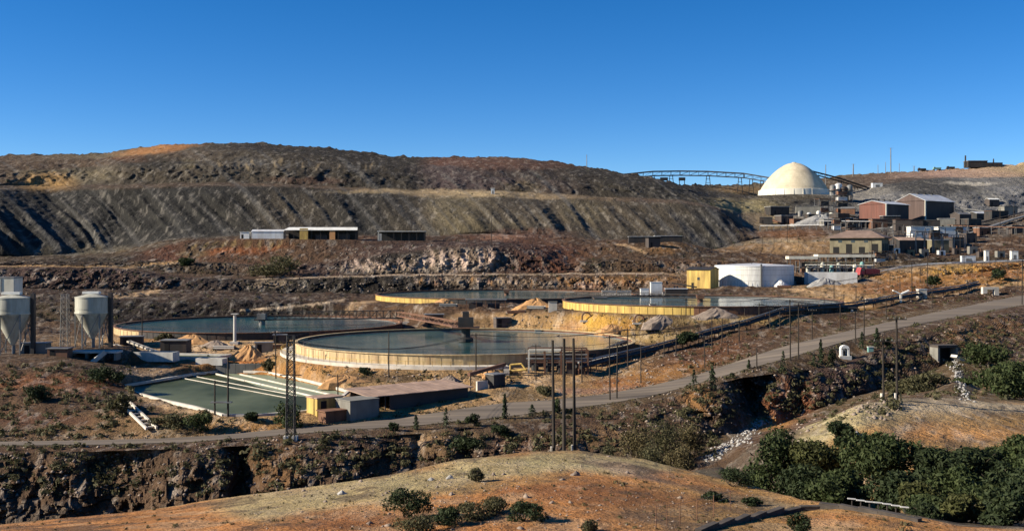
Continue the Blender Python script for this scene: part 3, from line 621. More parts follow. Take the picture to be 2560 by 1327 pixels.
M = {}
M['yellow'] = mat_plain("yellow_paint", (.52, .36, .10), .8, .45, .9, dirt=(.22, .11, .05), stretch=(1, 1, .14))
M['tanwall'] = mat_plain("tan_tank_wall", (.50, .37, .20), .85, .45, .9, dirt=(.24, .14, .08), stretch=(1, 1, .14))
M['conc'] = mat_plain("concrete", (.55, .50, .42), .9, .25, .4, dirt=(.36, .30, .22), bump=.03)
M['whitec'] = mat_plain("whitewashed_concrete", (.50, .48, .43), .85, .25, .5, dirt=(.3, .27, .22))
M['white'] = mat_plain("white_paint", (.70, .69, .64), .65, .2, .5, dirt=(.42, .38, .31), stretch=(1, 1, .15))
M['cream'] = mat_plain("cream_paint", (.66, .62, .5), .7, .2, .3, dirt=(.4, .35, .25))
M['silo'] = mat_plain("silo_paint", (.42, .41, .34), .65, .35, .7, dirt=(.2, .175, .13), stretch=(1, 1, .15))
M['dark'] = mat_plain("dark_steel", (.035, .034, .033), .65, .4, .8, dirt=(.08, .05, .035), metal=.2)
M['steel'] = mat_plain("grey_steel", (.20, .20, .19), .6, .3, .6, dirt=(.14, .09, .06), metal=.3)
M['galv'] = mat_plain("galvanised_sheet", (.62, .62, .61), .45, .15, .4, dirt=(.4, .34, .28), metal=.2)
M['rust'] = mat_plain("rusty_steel", (.17, .085, .05), .85, .4, .8, dirt=(.07, .045, .035), bump=.01)
M['brownroof'] = mat_plain("brown_roof_sheet", (.36, .245, .18), .85, .3, .5, dirt=(.2, .13, .095), stretch=(1, 1, 1))
M['redwall'] = mat_plain("red_brown_cladding", (.15, .062, .045), .8, .3, .3, dirt=(.085, .048, .04), stretch=(1, 1, .12))
M['darkwall'] = mat_plain("dark_and_shaded_cladding", (.075, .06, .052), .85, .3, .12, dirt=(.045, .037, .035))  # own tone of dark sheds; also painted shade on mills and long shed
M['olivewall'] = mat_plain("olive_wall", (.18, .158, .10), .85, .35, .4, dirt=(.09, .075, .055))
M['block'] = mat_plain("grey_block_wall", (.19, .18, .155), .9, .3, .5, dirt=(.1, .09, .075))
M['black'] = mat_plain("dark_opening", (.012, .012, .012), .9, .2, 1)
M['wood'] = mat_plain("creosoted_wood", (.035, .028, .022), .9, .35, 1.5)
M['glass'] = mat_plain("dusty_glass", (.03, .04, .045), .2, .2, 1, spec=.6)
M['dome'] = mat_plain("dome_shell", (.58, .49, .34), .85, .3, .13, dirt=(.40, .31, .21), stretch=(1, 1, .5))
M['domebase'] = mat_plain("dome_base", (.70, .66, .55), .8, .15, .15, dirt=(.5, .45, .36))
M['pile'] = mat_plain("ore_pile", (.30, .29, .27), .95, .35, .8, bump=.15, stretch=(1, 1, 1))
M['palepile'] = mat_plain("pale_pile", (.62, .60, .57), .95, .25, .8, bump=.15, stretch=(1, 1, 1))
M['sandpile'] = mat_plain("orange_sand_pile", (.44, .24, .10), .95, .35, .9, bump=.15, stretch=(1, 1, 1))
M['stone'] = mat_plain("dark_stone", (.06, .05, .042), .95, .4, 1.5, dirt=(.11, .085, .065), bump=.04, stretch=(1, 1, 1))
M['rockm'] = mat_plain("boulder_rock", (.22, .17, .135), .95, .45, .9, dirt=(.36, .29, .22), bump=.06, stretch=(1, 1, 1))
M['whiterock'] = mat_plain("white_stream_stone", (.36, .345, .32), .9, .45, 1.2, dirt=(.17, .15, .13), bump=.06, stretch=(1, 1, 1))
M['redtruck'] = mat_plain("faded_red_paint", (.30, .05, .05), .5, .3, 1, dirt=(.2, .1, .08))
M['teal'] = mat_plain("teal_paint", (.16, .30, .27), .7, .2, 1)
M['tyre'] = mat_plain("tyre_rubber", (.02, .02, .02), .9, .2, 2)
M['bark'] = mat_plain("bark", (.10, .075, .055), .95, .4, 3, bump=.02)
M['thick'] = mat_water("thickener_water", (.022, .065, .07), (.115, .16, .145), .13, .055, .035)  # second tone paints in scum patches and pale reflection streaks
M['thickblue'] = mat_water("thickener_water_blue", (.01, .048, .065), (.035, .1, .098), .16, .05, .035)
M['pond'] = mat_water("pond_water", (.03, .04, .014), (.11, .125, .07), .45, .06, .02)
M['pond'].node_tree.nodes['Principled BSDF'].inputs['Specular IOR Level'].default_value = .12
M['leaf'] = mat_leaf("leaf_green", (.034, .052, .016), (.07, .085, .03))
M['leafwarm'] = mat_leaf("leaf_warm_green", (.055, .062, .018), (.10, .10, .036))
M['leafdark'] = mat_leaf("leaf_dark_green", (.024, .038, .015), (.048, .062, .024))
M['leafdry'] = mat_leaf("leaf_dry_olive", (.10, .085, .04), (.16, .125, .06))
M['leafscrub'] = mat_leaf("leaf_scrub", (.065, .065, .03), (.12, .105, .05))
M['needle'] = mat_leaf("conifer_needles", (.025, .04, .018), (.05, .065, .028), .1)

# ------------------------------------------------------------------ plants
def leaf_mesh(name, cen, size, nrm_bias=None, seed=0, mat=None):
    """cen: (n,3) leaf centres; each leaf-clump is a small bent quad"""
    r = np.random.default_rng(seed); n = len(cen)
    a = r.normal(size=(n, 3)); 
    if nrm_bias is not None:
        a += nrm_bias * 1.3
    a /= np.linalg.norm(a, axis=1, keepdims=True) + 1e-9
    t = np.cross(a, r.normal(size=(n, 3))); t /= np.linalg.norm(t, axis=1, keepdims=True) + 1e-9
    b = np.cross(a, t)
    s = (size * r.uniform(.55, 1.3, (n, 1)))
    q = np.stack([cen - t * s - b * s * .45, cen + a * s * .25 - b * s * .1 + t * s * .1, cen + t * s * .9 + b * s * .45, cen + b * s * .6 - t * s * .4], 1).reshape(-1, 3)
    me = bpy.data.meshes.new(name)
    me.vertices.add(n * 4); me.vertices.foreach_set("co", q.astype(np.float32).ravel())
    me.loops.add(n * 4); me.loops.foreach_set("vertex_index", np.arange(n * 4, dtype=np.int32))
    me.polygons.add(n); me.polygons.foreach_set("loop_start", (np.arange(n) * 4).astype(np.int32))
    me.update(calc_edges=True); me.materials.append(mat)
    return me
def crown_points(n, rx, ry, h, z0, seed, clumps=12, hollow=.35):
    r = np.random.default_rng(seed)
    cs = []
    for i in range(clumps):
        an = r.uniform(0, 2 * math.pi); rad = math.sqrt(r.uniform(0, 1)) * .66
        zz = r.uniform(.15, .80) * (1 - .45 * rad * rad)
        cs.append((math.cos(an) * rad * rx, math.sin(an) * rad * ry, z0 + zz * h, r.uniform(.32, .5)))
    cs.append((0, 0, z0 + h * .66, .4))
    cs = np.array(cs)
    k = r.integers(0, len(cs), n)
    d = r.normal(size=(n, 3)); d /= np.linalg.norm(d, axis=1, keepdims=True)
    rad = r.uniform(hollow, 1, (n, 1)) ** .6 * (1 + .45 * (r.random((n, 1)) < .1) * r.random((n, 1)))
    sc = cs[k, 3:4] * np.array([[rx, ry, h * .62]])
    p = cs[k, :3] + d * rad * sc
    p[:, 2] = np.clip(p[:, 2], z0 * .3 + r.uniform(0, .06, n) * h, None)
    return p, d
def tree(px, D, top, wpx, label, name="broadleaf_tree", mat='leaf', n=3600, leaf=.2, seed=1, low=.12, group=None, cat="tree", clumps=13):
    b = on(px, D); h = max(ZY(top, D) - b.z, .8); rx = wpx / 2 * D / F
    t = thing(name, label, cat, b - Vector((0, 0, .1)), 0, group)
    rnd = random.Random(seed)
    m = MB(); hh = h * .5
    m.tube((0, 0, 0), (rx * .04, 0, hh), h * .035 + .03, h * .018 + .02, 7)
    for i in range(5):
        an = i * 1.26 + rnd.uniform(-.4, .4)
        m.tube((rx * .02, 0, h * rnd.uniform(.15, .4)), (math.cos(an) * rx * .6, math.sin(an) * rx * .6, h * rnd.uniform(.5, .8)), h * .014 + .015, .012, 5)
    m.build("trunk", M['bark'], t)
    p, d = crown_points(n, rx * .95, rx * .9, h * .95, h * low, seed, clumps)
    me = leaf_mesh("crown", p, leaf, d, seed, M[mat])
    o = bpy.data.objects.new("crown", me); COL.objects.link(o); o.parent = t
    return t
def shrub(px, py, top, wpx, label, mat='leafscrub', n=700, leaf=.11, seed=1, group=None, D=None, name="shrub"):
    b = hit(px, py) if D is None else on(px, D)
    D = b.y; h = max((py - top) / F * D, .4) if top < py else .8; rx = wpx / 2 * D / F
    t = thing(name, label, "shrub", b - Vector((0, 0, .05)), 0, group)
    m = MB(); rnd = random.Random(seed)
    for i in range(6):
        an = rnd.uniform(0, 6.28); m.tube((0, 0, 0), (math.cos(an) * rx * .6, math.sin(an) * rx * .6, h * rnd.uniform(.5, .9)), .03, .01, 5)
    m.build("stem", M['bark'], t)
    p, d = crown_points(n, rx * .95, rx * .95, h * .95, h * .05, seed, 8)
    o = bpy.data.objects.new("foliage", leaf_mesh("foliage", p, leaf, d, seed, M[mat])); COL.objects.link(o); o.parent = t
    return t
def conifer(px, py, top, wpx, label, seed, group, n=420, D=None):
    b = hit(px, py) if D is None else on(px, D)
    D = b.y; h = (py - top) / F * D; r0 = wpx / 2 * D / F
    t = thing("conifer_tree", label, "tree", b - Vector((0, 0, .1)), 0, group)
    MB().tube((0, 0, 0), (0, 0, h * .9), .06 + h * .012, .02, 6).build("trunk", M['bark'], t)
    r = np.random.default_rng(seed)
    z = r.uniform(.06, 1, n) ; an = r.uniform(0, 6.28, n)
    lay = .72 + .28 * np.sin(z * 22 + r.uniform(0, 6))
    rr = r0 * (1 - z) ** .8 * r.uniform(.35, 1, n) * lay * (1 + .35 * np.sin(an * 3 + seed)) + .04
    p = np.stack([np.cos(an) * rr, np.sin(an) * rr, z * h], 1)
    d = np.stack([np.cos(an), np.sin(an), np.full(n, .5)], 1)
    o = bpy.data.objects.new("crown", leaf_mesh("crown", p, .05 + h * .035, d, seed, M['needle'])); COL.objects.link(o); o.parent = t
    return t
def scatter_tufts(name, label, cat, pts, size, mat, per=22, seed=3):
    """ground scrub nobody could count: one object"""
    r = np.random.default_rng(seed); P_ = np.array([(p.x, p.y, p.z) for p in pts]); S = np.asarray(size)
    k = np.repeat(np.arange(len(P_)), per)
    d = r.normal(size=(len(k), 3)); d[:, 2] = np.abs(d[:, 2]); d /= np.linalg.norm(d, axis=1, keepdims=True)
    c = P_[k] + d * r.uniform(.3, 1, (len(k), 1)) * S[k][:, None] * np.array([[1, 1, .8]])
    me = leaf_mesh(name, c, (S[k] * .34)[:, None], d, seed, mat)
    o = bpy.data.objects.new(name, me); COL.objects.link(o); o["kind"] = "stuff"; return tag(o, label, cat)
def scatter_rocks(name, label, cat, pts, size, mat, seed=5, parent=None):
    r = np.random.default_rng(seed)
    base = np.array([(1, 0, 0), (.4, .9, .1), (-.6, .7, 0), (-1, -.1, .1), (-.4, -.9, 0), (.6, -.75, .1), (.2, .15, .85), (-.3, -.1, .75), (0, 0, -.5)], np.float32)
    fc = np.array([(0, 1, 6), (1, 2, 6), (2, 7, 6), (2, 3, 7), (3, 4, 7), (4, 5, 7), (5, 6, 7), (5, 0, 6), (1, 0, 8), (2, 1, 8), (3, 2, 8), (4, 3, 8), (5, 4, 8), (0, 5, 8)])
    n = len(pts); V = np.zeros((n, 9, 3), np.float32)
    for i, p in enumerate(pts):
        a = r.uniform(0, 6.28); ca, sa = math.cos(a), math.sin(a)
        b = base * (1 + r.uniform(-.3, .3, base.shape)) * np.array([1, r.uniform(.6, 1), r.uniform(.5, 1.1)]) * size[i]
        V[i, :, 0] = b[:, 0] * ca - b[:, 1] * sa + p.x; V[i, :, 1] = b[:, 0] * sa + b[:, 1] * ca + p.y; V[i, :, 2] = b[:, 2] + p.z
    Fq = (fc[None] + (np.arange(n) * 9)[:, None, None]).reshape(-1, 3)
    me = bpy.data.meshes.new(name)
    me.vertices.add(n * 9); me.vertices.foreach_set("co", V.ravel())
    me.loops.add(Fq.size); me.loops.foreach_set("vertex_index", Fq.ravel().astype(np.int32))
    me.polygons.add(len(Fq)); me.polygons.foreach_set("loop_start", (np.arange(len(Fq)) * 3).astype(np.int32))
    me.update(calc_edges=True); me.materials.append(mat)
    o = bpy.data.objects.new(name, me); COL.objects.link(o); o["kind"] = "stuff"; return tag(o, label, cat)
# ------------------------------------------------------------------ settling pond
pw = MB(); pw.add([(p.x * 1.0, p.y, POND_Z) for p in POND], [tuple(range(len(POND)))][::-1])
cxp = sum(p.x for p in POND) / len(POND); cyp = sum(p.y for p in POND) / len(POND)
pw.v = [(cxp + (x - cxp) * 1.05, cyp + (y - cyp) * 1.05, z) for x, y, z in pw.v]
o = pw.build("pond_water", M['pond']); o["kind"] = "structure"
for i, (a, b, lab) in enumerate([((470, 938), (742, 990), "longer white floating pipe across the green settling pond"), ((452, 945), (722, 996), "white floating pipe nearer the camera on the green settling pond")]):
    A = P(a[0], a[1], -POND_Z * F / (a[1] - HY)); B = P(b[0], b[1], -POND_Z * F / (b[1] - HY))
    t = thing("floating_pipe", lab, "pipe", A)
    MB().tube((0, 0, .08), B - A + Vector((0, 0, .08)), .08, .08, 8).build("pipe", M['conc'], t)
    for k in range(9):
        c = (B - A) * ((k + .5) / 9); MB().cbox(c.x, c.y, .0, .4, .4, .14).build("float", M['conc'], t)

# ------------------------------------------------------------------ thickeners
def arc_ring(R0, R1, z0, z1, a0, a1, n):
    m = MB(); vs = []
    for i in range(n + 1):
        t = math.radians(a0 + (a1 - a0) * i / n); c, s = math.cos(t), math.sin(t)
        vs += [(R1 * c, R1 * s, z0), (R1 * c, R1 * s, z1), (R0 * c, R0 * s, z1), (R0 * c, R0 * s, z0)]
    fs = []
    for i in range(n):
        a = i * 4; b = a + 4
        fs += [(a, b, b + 1, a + 1), (a + 1, b + 1, b + 2, a + 2), (a + 2, b + 2, b + 3, a + 3)]
    fs += [(0, 1, 2, 3), (n * 4 + 3, n * 4 + 2, n * 4 + 1, n * 4)]
    return m.add(vs, fs)
def truss(m, p, q, w, h, n):
    """open walkway truss between two points (bottom chord level), width w, height h"""
    p = Vector(p); q = Vector(q); d = (q - p).normalized(); a = Vector((-d.y, d.x, 0)).normalized() * w / 2; u = Vector((0, 0, h))
    for s in (-1, 1):
        m.bar(p + a * s, q + a * s, .22); m.bar(p + a * s + u, q + a * s + u, .16)
        for i in range(n + 1):
            c = p.lerp(q, i / n) + a * s; m.bar(c, c + u, .12)
            if i < n:
                e = p.lerp(q, (i + 1) / n) + a * s
                m.bar(c if i % 2 else c + u, e + u if i % 2 else e, .09)
    m.bar(p + Vector((0, 0, .15)), q + Vector((0, 0, .15)), w, .08)
    return m
def thickener(i, label, arcs, water):
    x, y, R, wz, g = THK[i]; hw = wz - g
    t = thing("thickener_tank", label, "tank", (x, y, g), 0, "round thickener tanks of the plant")
    for (a0, a1, mt) in arcs:  # dark arcs put the shaded side of the wall into its paint
        w = arc_ring(R, R + .35, -1.0, hw + .45, a0, a1, max(4, int((a1 - a0) / 4))).build("wall_panel", M[mt], t)
        # vertical stiffeners
        m = MB(); k = int((a1 - a0) / 3.2)
        for j in range(k):
            an = math.radians(a0 + (a1 - a0) * (j + .5) / k); c, s = math.cos(an), math.sin(an)
            m.bar(((R + .45) * c, (R + .45) * s, -.3), ((R + .42) * c, (R + .42) * s, hw + .2), .055)
        m.build("stiffener", M[mt], w, kind="stuff")
    arc_ring(R - .12, R + .62, hw + .45, hw + .62, 0, 360, 96).build("rim", M['rust'] if i else M['tanwall'], t)
    MB().disc(R - .02, hw, 96).build("water", M[water], t)
    arc_ring(R - 1.5, R - 1.35, hw - .3, hw + .12, 0, 360, 96).build("launder_weir", M['steel'], t)
    m = MB(); n = 72
    for j in range(n):
        an = 2 * math.pi * j / n; c, s = math.cos(an), math.sin(an)
        m.bar(((R + .5) * c, (R + .5) * s, hw + .55), ((R + .5) * c, (R + .5) * s, hw + 1.6), .05)
    r = MB(); m.add(*(lambda q: (q.v, q.f))(arc_ring(R + .47, R + .52, hw + 1.57, hw + 1.63, 0, 360, 96)))
    m.build("railing", M['dark'], t, kind="stuff")
    return t, hw
t0, hw = thickener(0, "near thickener tank with tan rim and dark central drive tower", [(170, 292, 'tanwall'), (292, 350, 'rust'), (-10, 170, 'rust')], 'thick')
R = THK[0][2]
ap = arc_ring(R + .36, R + 3.6, -1.2, .6, 168, 284, 40).build("apron", M['conc'], t0)
m = MB()
for j in range(46):
    an = math.radians(170 + j * 2.46); c, s = math.cos(an), math.sin(an)
    m.bar(((R + 3.4) * c, (R + 3.4) * s, .55), ((R + 3.4) * c, (R + 3.4) * s, 1.55), .07)
m.add(*(lambda q: (q.v, q.f))(arc_ring(R + 3.37, R + 3.43, 1.5, 1.57, 170, 281, 40)))
m.build("apron_railing", M['yellow'], ap, kind="stuff")
dt = MB().lathe([(1.0, 0), (1.0, hw + 3.2)], 16).lathe([(1.7, hw + .1), (1.7, hw + .8), (.9, hw + 1.2)], 20).build("drive_column", M['dark'], t0)
MB().cbox(0, 0, hw + 3.3, 6.2, 4.6, .18).build("drive_platform", M['rust'], dt)
MB().box(-1.7, 1.7, -1.4, 1.4, hw + 3.4, hw + 5.6).box(-.7, .7, -.7, .7, hw + 5.6, hw + 6.9).build("drive_housing", M['dark'], dt)
m = MB()
for sx in (-3, -1, 1, 3):
    for sy in (-2.2, 2.2):
        m.bar((sx, sy, hw + 3.35), (sx, sy, hw + 4.5), .07)
for sy in (-2.2, 2.2):
    m.bar((-3, sy, hw + 4.5), (3, sy, hw + 4.5), .06)
m.build("platform_railing", M['dark'], dt, kind="stuff")
truss(MB(), (-21.5, 60.5, hw + 2.5), (-1.5, 2, hw + 3.2), 1.5, 1.2, 14).build("access_bridge", M['rust'], t0)

t1, hw = thickener(1, "left thickener tank with blue water and dark truss walkway", [(178, 232, 'tanwall'), (232, 300, 'dark'), (-60, 178, 'rust')], 'thickblue')
truss(MB(), (-2, 0, hw + 1.4), (40, 0, hw + 1.9), 1.6, 2.2, 22).build("truss_bridge", M['dark'], t1)
MB().lathe([(.9, 0), (.9, hw + 2)], 14).box(-1.2, 1.2, -1.2, 1.2, hw + 1.6, hw + 3.2).build("drive_column", M['steel'], t1)
t2, hw = thickener(2, "thickener tank with bright yellow wall below the yellow hut", [(178, 258, 'yellow'), (258, 288, 'rust'), (-72, 178, 'dark')], 'thick')  # dark arc paints the side turned from the sun
truss(MB(), (0, 0, hw + 1.0), (-34, 16, hw + 1.2), 1.4, 1.1, 16).build("truss_bridge", M['dark'], t2)
MB().lathe([(.8, 0), (.8, hw + 1.5)], 14).box(-1, 1, -1, 1, hw + .9, hw + 2.0).build("drive_column", M['rust'], t2)
t3, hw = thickener(3, "farthest thickener tank, yellow on its lit side, below the rocky pit wall", [(176, 246, 'yellow'), (246, 360, 'dark'), (0, 176, 'rust')], 'thick')  # yellow stops where the wall's shade is painted dark
MB().lathe([(.8, 0), (.8, hw + 1.3)], 14).box(-1, 1, -1, 1, hw + .9, hw + 2.0).build("drive_column", M['rust'], t3)

# ------------------------------------------------------------------ silos and bins at the left
def silo(px, D, label, wpx, ytop, ycyl, ycone):
    b = on(px, D); r = wpx / 2 * D / F
    zt = ZY(ytop, D) - b.z; zc = ZY(ycyl, D) - b.z; zn = ZY(ycone, D) - b.z
    t = thing("lime_silo", label, "silo", b)
    MB().lathe([(r, zc), (r, zt)], 40).build("shell", M['silo'], t, smooth=True)
    MB().lathe([(r + .12, zc - .05), (r + .12, zc + .28), (r, zc + .3)], 40).lathe([(r + .06, zc + .9), (r + .06, zc + 1.05)], 40).lathe([(r + .07, zt - .2), (r + .07, zt + .06)], 40).build("stiffener_ring", M['silo'], t, smooth=True)
    MB().lathe([(.45, zn), (r, zc)], 32).build("hopper_cone", M['silo'], t, smooth=True)
    rf = MB().lathe([(r + .1, zt), (.5, zt + .7), (0.01, zt + .75)], 32).build("roof", M['silo'], t)
    MB().box(-r * .55, r * .45, -.7, .7, zt + .65, zt + 1.15).build("roof_deck", M['white'], rf)
    for k in range(6):
        an = math.radians(15 + 60 * k); c, s = math.cos(an), math.sin(an)
        MB().bar((r * .98 * c, r * .98 * s, -.3), (r * .98 * c, r * .98 * s, zc + .1), .26).build("leg", M['steel'], t)
    for k in range(6):
        a0 = math.radians(15 + 60 * k); a1 = math.radians(75 + 60 * k)
        MB().bar((r * math.cos(a0), r * math.sin(a0), .2), (r * math.cos(a1), r * math.sin(a1), zc), .12).build("brace", M['steel'], t)
    MB().box(r + .05, r + .75, -.5, .5, 0, zt + .9).build("ladder_cage", M['dark'], t)
    MB().tube((.2, 0, 0), (.2, 0, zn), .35, .35, 10).build("discharge_pipe", M['steel'], t)
    return t
silo(231, 234, "pale lime silo on steel legs beside the left thickener", 82, 742, 782, 846)
silo(32, 224, "pale silo on legs cut by the left photo edge", 92, 744, 784, 862)
b = on(14, 262); t = thing("feed_bin", "cream boxy bin high behind the silo at the left edge", "bin", b)
z1 = ZY(692, 262) - b.z; z0 = ZY(733, 262) - b.z; hw_ = 3.0
MB().box(-hw_, hw_, -2.4, 2.4, z0, z1).build("bin_body", M['cream'], t)
MB().box(-hw_ - .06, hw_ + .06, -2.46, 2.46, z1 - .3, z1 + .05).box(-.1, .1, -2.5, -2.38, z0, z1 - .3).build("rib", M['steel'], t)
for sx in (-2.7, 2.7):
    for sy in (-2.1, 2.1):
        MB().bar((sx, sy, -.4), (sx, sy, z0), .3).build("leg", M['steel'], t)
MB().bar((-2.7, -2.1, 0), (2.7, -2.1, z0), .14).bar((2.7, -2.1, 0), (-2.7, -2.1, z0), .14).build("brace", M['steel'], t)
def lattice(px, D, top, w, label, mat='steel', pieces=8, footing=False, arms=(), name="lattice_tower", base=None):
    b = on(px, D) if base is None else base
    h = ZY(top, D) - b.z
    t = thing(name, label, "tower", b)
    for sx in (-1, 1):
        for sy in (-1, 1):
            MB().bar((sx * w / 2, sy * w / 2, -.3), (sx * w * .38, sy * w * .38, h), .11).build("leg", M[mat], t)
    m = MB()
    for i in range(pieces):
        z0 = h * i / pieces; z1 = h * (i + 1) / pieces; k0 = .5 - .12 * i / pieces; k1 = .5 - .12 * (i + 1) / pieces
        for (ax, ay, bx, by) in ((-1, -1, 1, -1), (1, -1, 1, 1), (1, 1, -1, 1), (-1, 1, -1, -1)):
            m.bar((ax * w * k0, ay * w * k0, z0), (bx * w * k1, by * w * k1, z1), .06)
            m.bar((bx * w * k0, by * w * k0, z0), (ax * w * k1, ay * w * k1, z1), .06)
            m.bar((ax * w * k1, ay * w * k1, z1), (bx * w * k1, by * w * k1, z1), .05)
    m.build("lattice_bracing", M[mat], t)
    if footing:
        for sx in (-1, 1):
            MB().box(sx * w / 2 - .35, sx * w / 2 + .35, -.6, .6, -.6, .55).build("footing", M['whitec'], t)
    for (za, wa) in arms:
        MB().bar((-wa, 0, h * za), (wa, 0, h * za), .12).build("crossarm", M[mat], t)
    return t
lattice(163, 238, 735, 1.6, "thin lattice mast between the two silos", pieces=10, arms=((.3, 1.6), (.5, 2.4)))
lattice(727, 151, 838, 1.15, "tall dark lattice tower standing beside the haul road", 'dark', 16, True, ((.62, 1.5),))
# lime plant: decks, conveyors, basins
A = on(240, 226); t = thing("loading_deck", "pale concrete deck under the silo with dark openings below", "platform", A + Vector((0, 0, 0)))
MB().box(-4.6, 5, -1.6, 1.6, .9, 1.3).build("deck", M['whitec'], t)
for xx in (-4.2, -1.5, 1.5, 4.4):
    MB().box(xx - .25, xx + .25, -1.3, 1.3, -.6, .9).build("pier", M['block'], t)
MB().bar((2.6, -2, 1.2), (-.4, -4.4, -1.8), .5, .9).build("chute", M['whitec'], t)
for lab, a, c in [("upper pale inclined conveyor chute below the silo", (322, 853, 246), (404, 884, 239)), ("lower pale inclined conveyor chute with round holes below the silo", (288, 862, 244), (370, 893, 237))]:
    A = P(*a); B = P(*c); t = thing("inclined_chute", lab, "conveyor", Vector((A.x, A.y, ground(A.x, A.y))))
    q0 = Vector((0, 0, A.z - t.location.z)); q1 = B - t.location
    MB().bar(q0, q1, 1.1, .35).build("trough", M['conc'], t)
    m = MB(); n_ = 7
    for k in range(n_):
        c_ = q0.lerp(q1, (k + .5) / n_); m.box(c_.x - .25, c_.x + .25, c_.y - .75, c_.y - .58, c_.z - .3, c_.z + .35)
    m.build("roller_bracket", M['steel'], t, kind="stuff")
    for k in (.15, .85):
        c_ = q0.lerp(q1, k); MB().bar((c_.x, c_.y, ground(c_.x + t.location.x, c_.y + t.location.y) - t.location.z - .3), c_, .3).build("support", M['block'], t)
def basin(px, py, D, w, d, h, rz, label, water='pond', mat='whitec', name="concrete_basin"):
    p = P(px, py, D); g = ground(p.x, p.y)
    t = thing(name, label, "basin", (p.x, p.y, g - .5), rz)
    H = h + .5
    MB().box(-w / 2, w / 2, -d / 2, -d / 2 + .35, 0, H).build("wall", M[mat], t)
    MB().box(-w / 2, w / 2, d / 2 - .35, d / 2, 0, H).build("wall", M[mat], t)
    MB().box(-w / 2, -w / 2 + .35, -d / 2 + .35, d / 2 - .35, 0, H).build("wall", M[mat], t)
    MB().box(w / 2 - .35, w / 2, -d / 2 + .35, d / 2 - .35, 0, H).build("wall", M[mat], t)
    MB().box(-w / 2 + .35, w / 2 - .35, -d / 2 + .35, d / 2 - .35, 0, H - .5).build("water", M[water], t)
    return t
basin(365, 910, 233, 13.5, 3.2, 1.5, math.radians(-8), "long white-walled basin at the foot of the chutes")
basin(470, 905, 243, 17, 8, 1.0, math.radians(-12), "wide shallow concrete basin right of the chutes")
basin(530, 925, 233, 6, 3, .9, math.radians(-10), "small white-edged basin above the green pond", )
# retaining wall at the pond head
A = on(540, 231.5); B = on(690, 231.5); A.z = -25.2; B.z = -25.2
t = thing("retaining_wall", "dark concrete retaining wall at the head of the green pond", "wall", A)
n_ = 6
for k in range(n_):
    p = (B - A) * (k / n_); q = (B - A) * ((k + 1) / n_ - .004)
    MB().bar((p.x, p.y, .4 + (k % 2) * .03), (q.x, q.y, .4 + (k % 2) * .03), .5, 3.4).build("wall_panel", M['block'], t)
# white standpipe by the left thickener
b = on(587, 266); t = thing("white_standpipe", "white upright standpipe in front of the left thickener", "pipe", b)
h_ = ZY(785, 266) - b.z
MB().tube((0, 0, -.2), (0, 0, h_), .4, .36, 12).build("column", M['whitec'], t); MB().box(-1, 1, -1, 1, -.3, .35).build("base_block", M['conc'], t)
MB().box(-.8, .8, -.8, .8, h_ - .05, h_ + .12).build("cap", M['whitec'], t)
def heap(px, D, w, d, h, label, mat, seed, rz=0, cat="heap"):
    b = on(px, D); r = np.random.default_rng(seed); m = MB(); n = 28; prof = [(1.2, -1.1), (1.02, -.12), (.82, .18), (.6, .45), (.4, .68), (.2, .88), (.02, .97)]
    vs = []
    for k, (q, z) in enumerate(prof):
        for i in range(n):
            a = 2 * math.pi * i / n; j = 1 + .22 * math.sin(a * 3 + seed) * q + r.uniform(-.09, .09)
            vs.append((math.cos(a) * q * w / 2 * j, math.sin(a) * q * d / 2 * j, z * h * (1 + r.uniform(-.1, .1))))
    fs = [(k * n + i, k * n + (i + 1) % n, (k + 1) * n + (i + 1) % n, (k + 1) * n + i) for k in range(len(prof) - 1) for i in range(n)]
    m.add(vs, fs + [tuple(range((len(prof) - 1) * n, len(prof) * n))])
    o = m.build("spoil_heap", M[mat], None, b); o.rotation_euler = (0, 0, rz)
    return tag(o, label, cat)
heap(622, 239, 9, 7, 3.4, "orange sand heap left of the near thickener", 'sandpile', 3)
heap(1065, 199, 3.2, 2.2, .9, "small pale heap of sacks behind the long shed", 'palepile', 4)
heap(1125, 203, 4.6, 2.6, 1.2, "pinkish rubble heap behind the long shed", 'rockm', 5)
heap(1225, 206, 5, 3, 1.5, "sandy mound at the foot of the near thickener", 'sandpile', 6)
for k, (px, D_, w_, h_, mt, lab) in enumerate([(1530, 271, 9, 2.0, 'sandpile', "sandy heap against the left part of the bright yellow wall"), (1650, 266, 8, 1.7, 'rockm', "rubble heap against the middle of the bright yellow wall"), (1790, 266, 10, 2.0, 'rockm', "rubble heap against the right tank's dark wall"), (480, 268, 10, 1.8, 'sandpile', "sandy heap before the left thickener"), (540, 264, 7, 1.4, 'rockm', "rubble heap left of the white standpipe"), (690, 275, 9, 2.0, 'rockm', "rubble heap where the two near thickeners meet"), (1110, 349, 8, 1.8, 'sandpile', "pale heap below the farthest thickener's yellow wall"), (860, 205, 8, 1.2, 'sandpile', "low sandy heap below the near thickener's left apron"), (1400, 268, 10, 2.2, 'rockm', "brown heap behind the near thickener's right rim"), (1340, 312, 12, 3.0, 'sandpile', "large sandy heap left of the sulphur yellow bank")]):
    heap(px, D_, w_, w_ * .55, h_, lab, mt, 20 + k)
heap(1952, 415, 7, 4, 2.6, "white pointed heap beside the white tank", 'palepile', 7)
heap(2062, 408, 15, 6, 3.0, "broad grey crushed-ore heap before the white wall", 'pile', 8)
heap(2260, 640, 20, 10, 4, "dark ore heap below the mill building", 'pile', 9)
heap(2050, 690, 34, 16, 6, "grey ore heap below the dome", 'pile', 10)

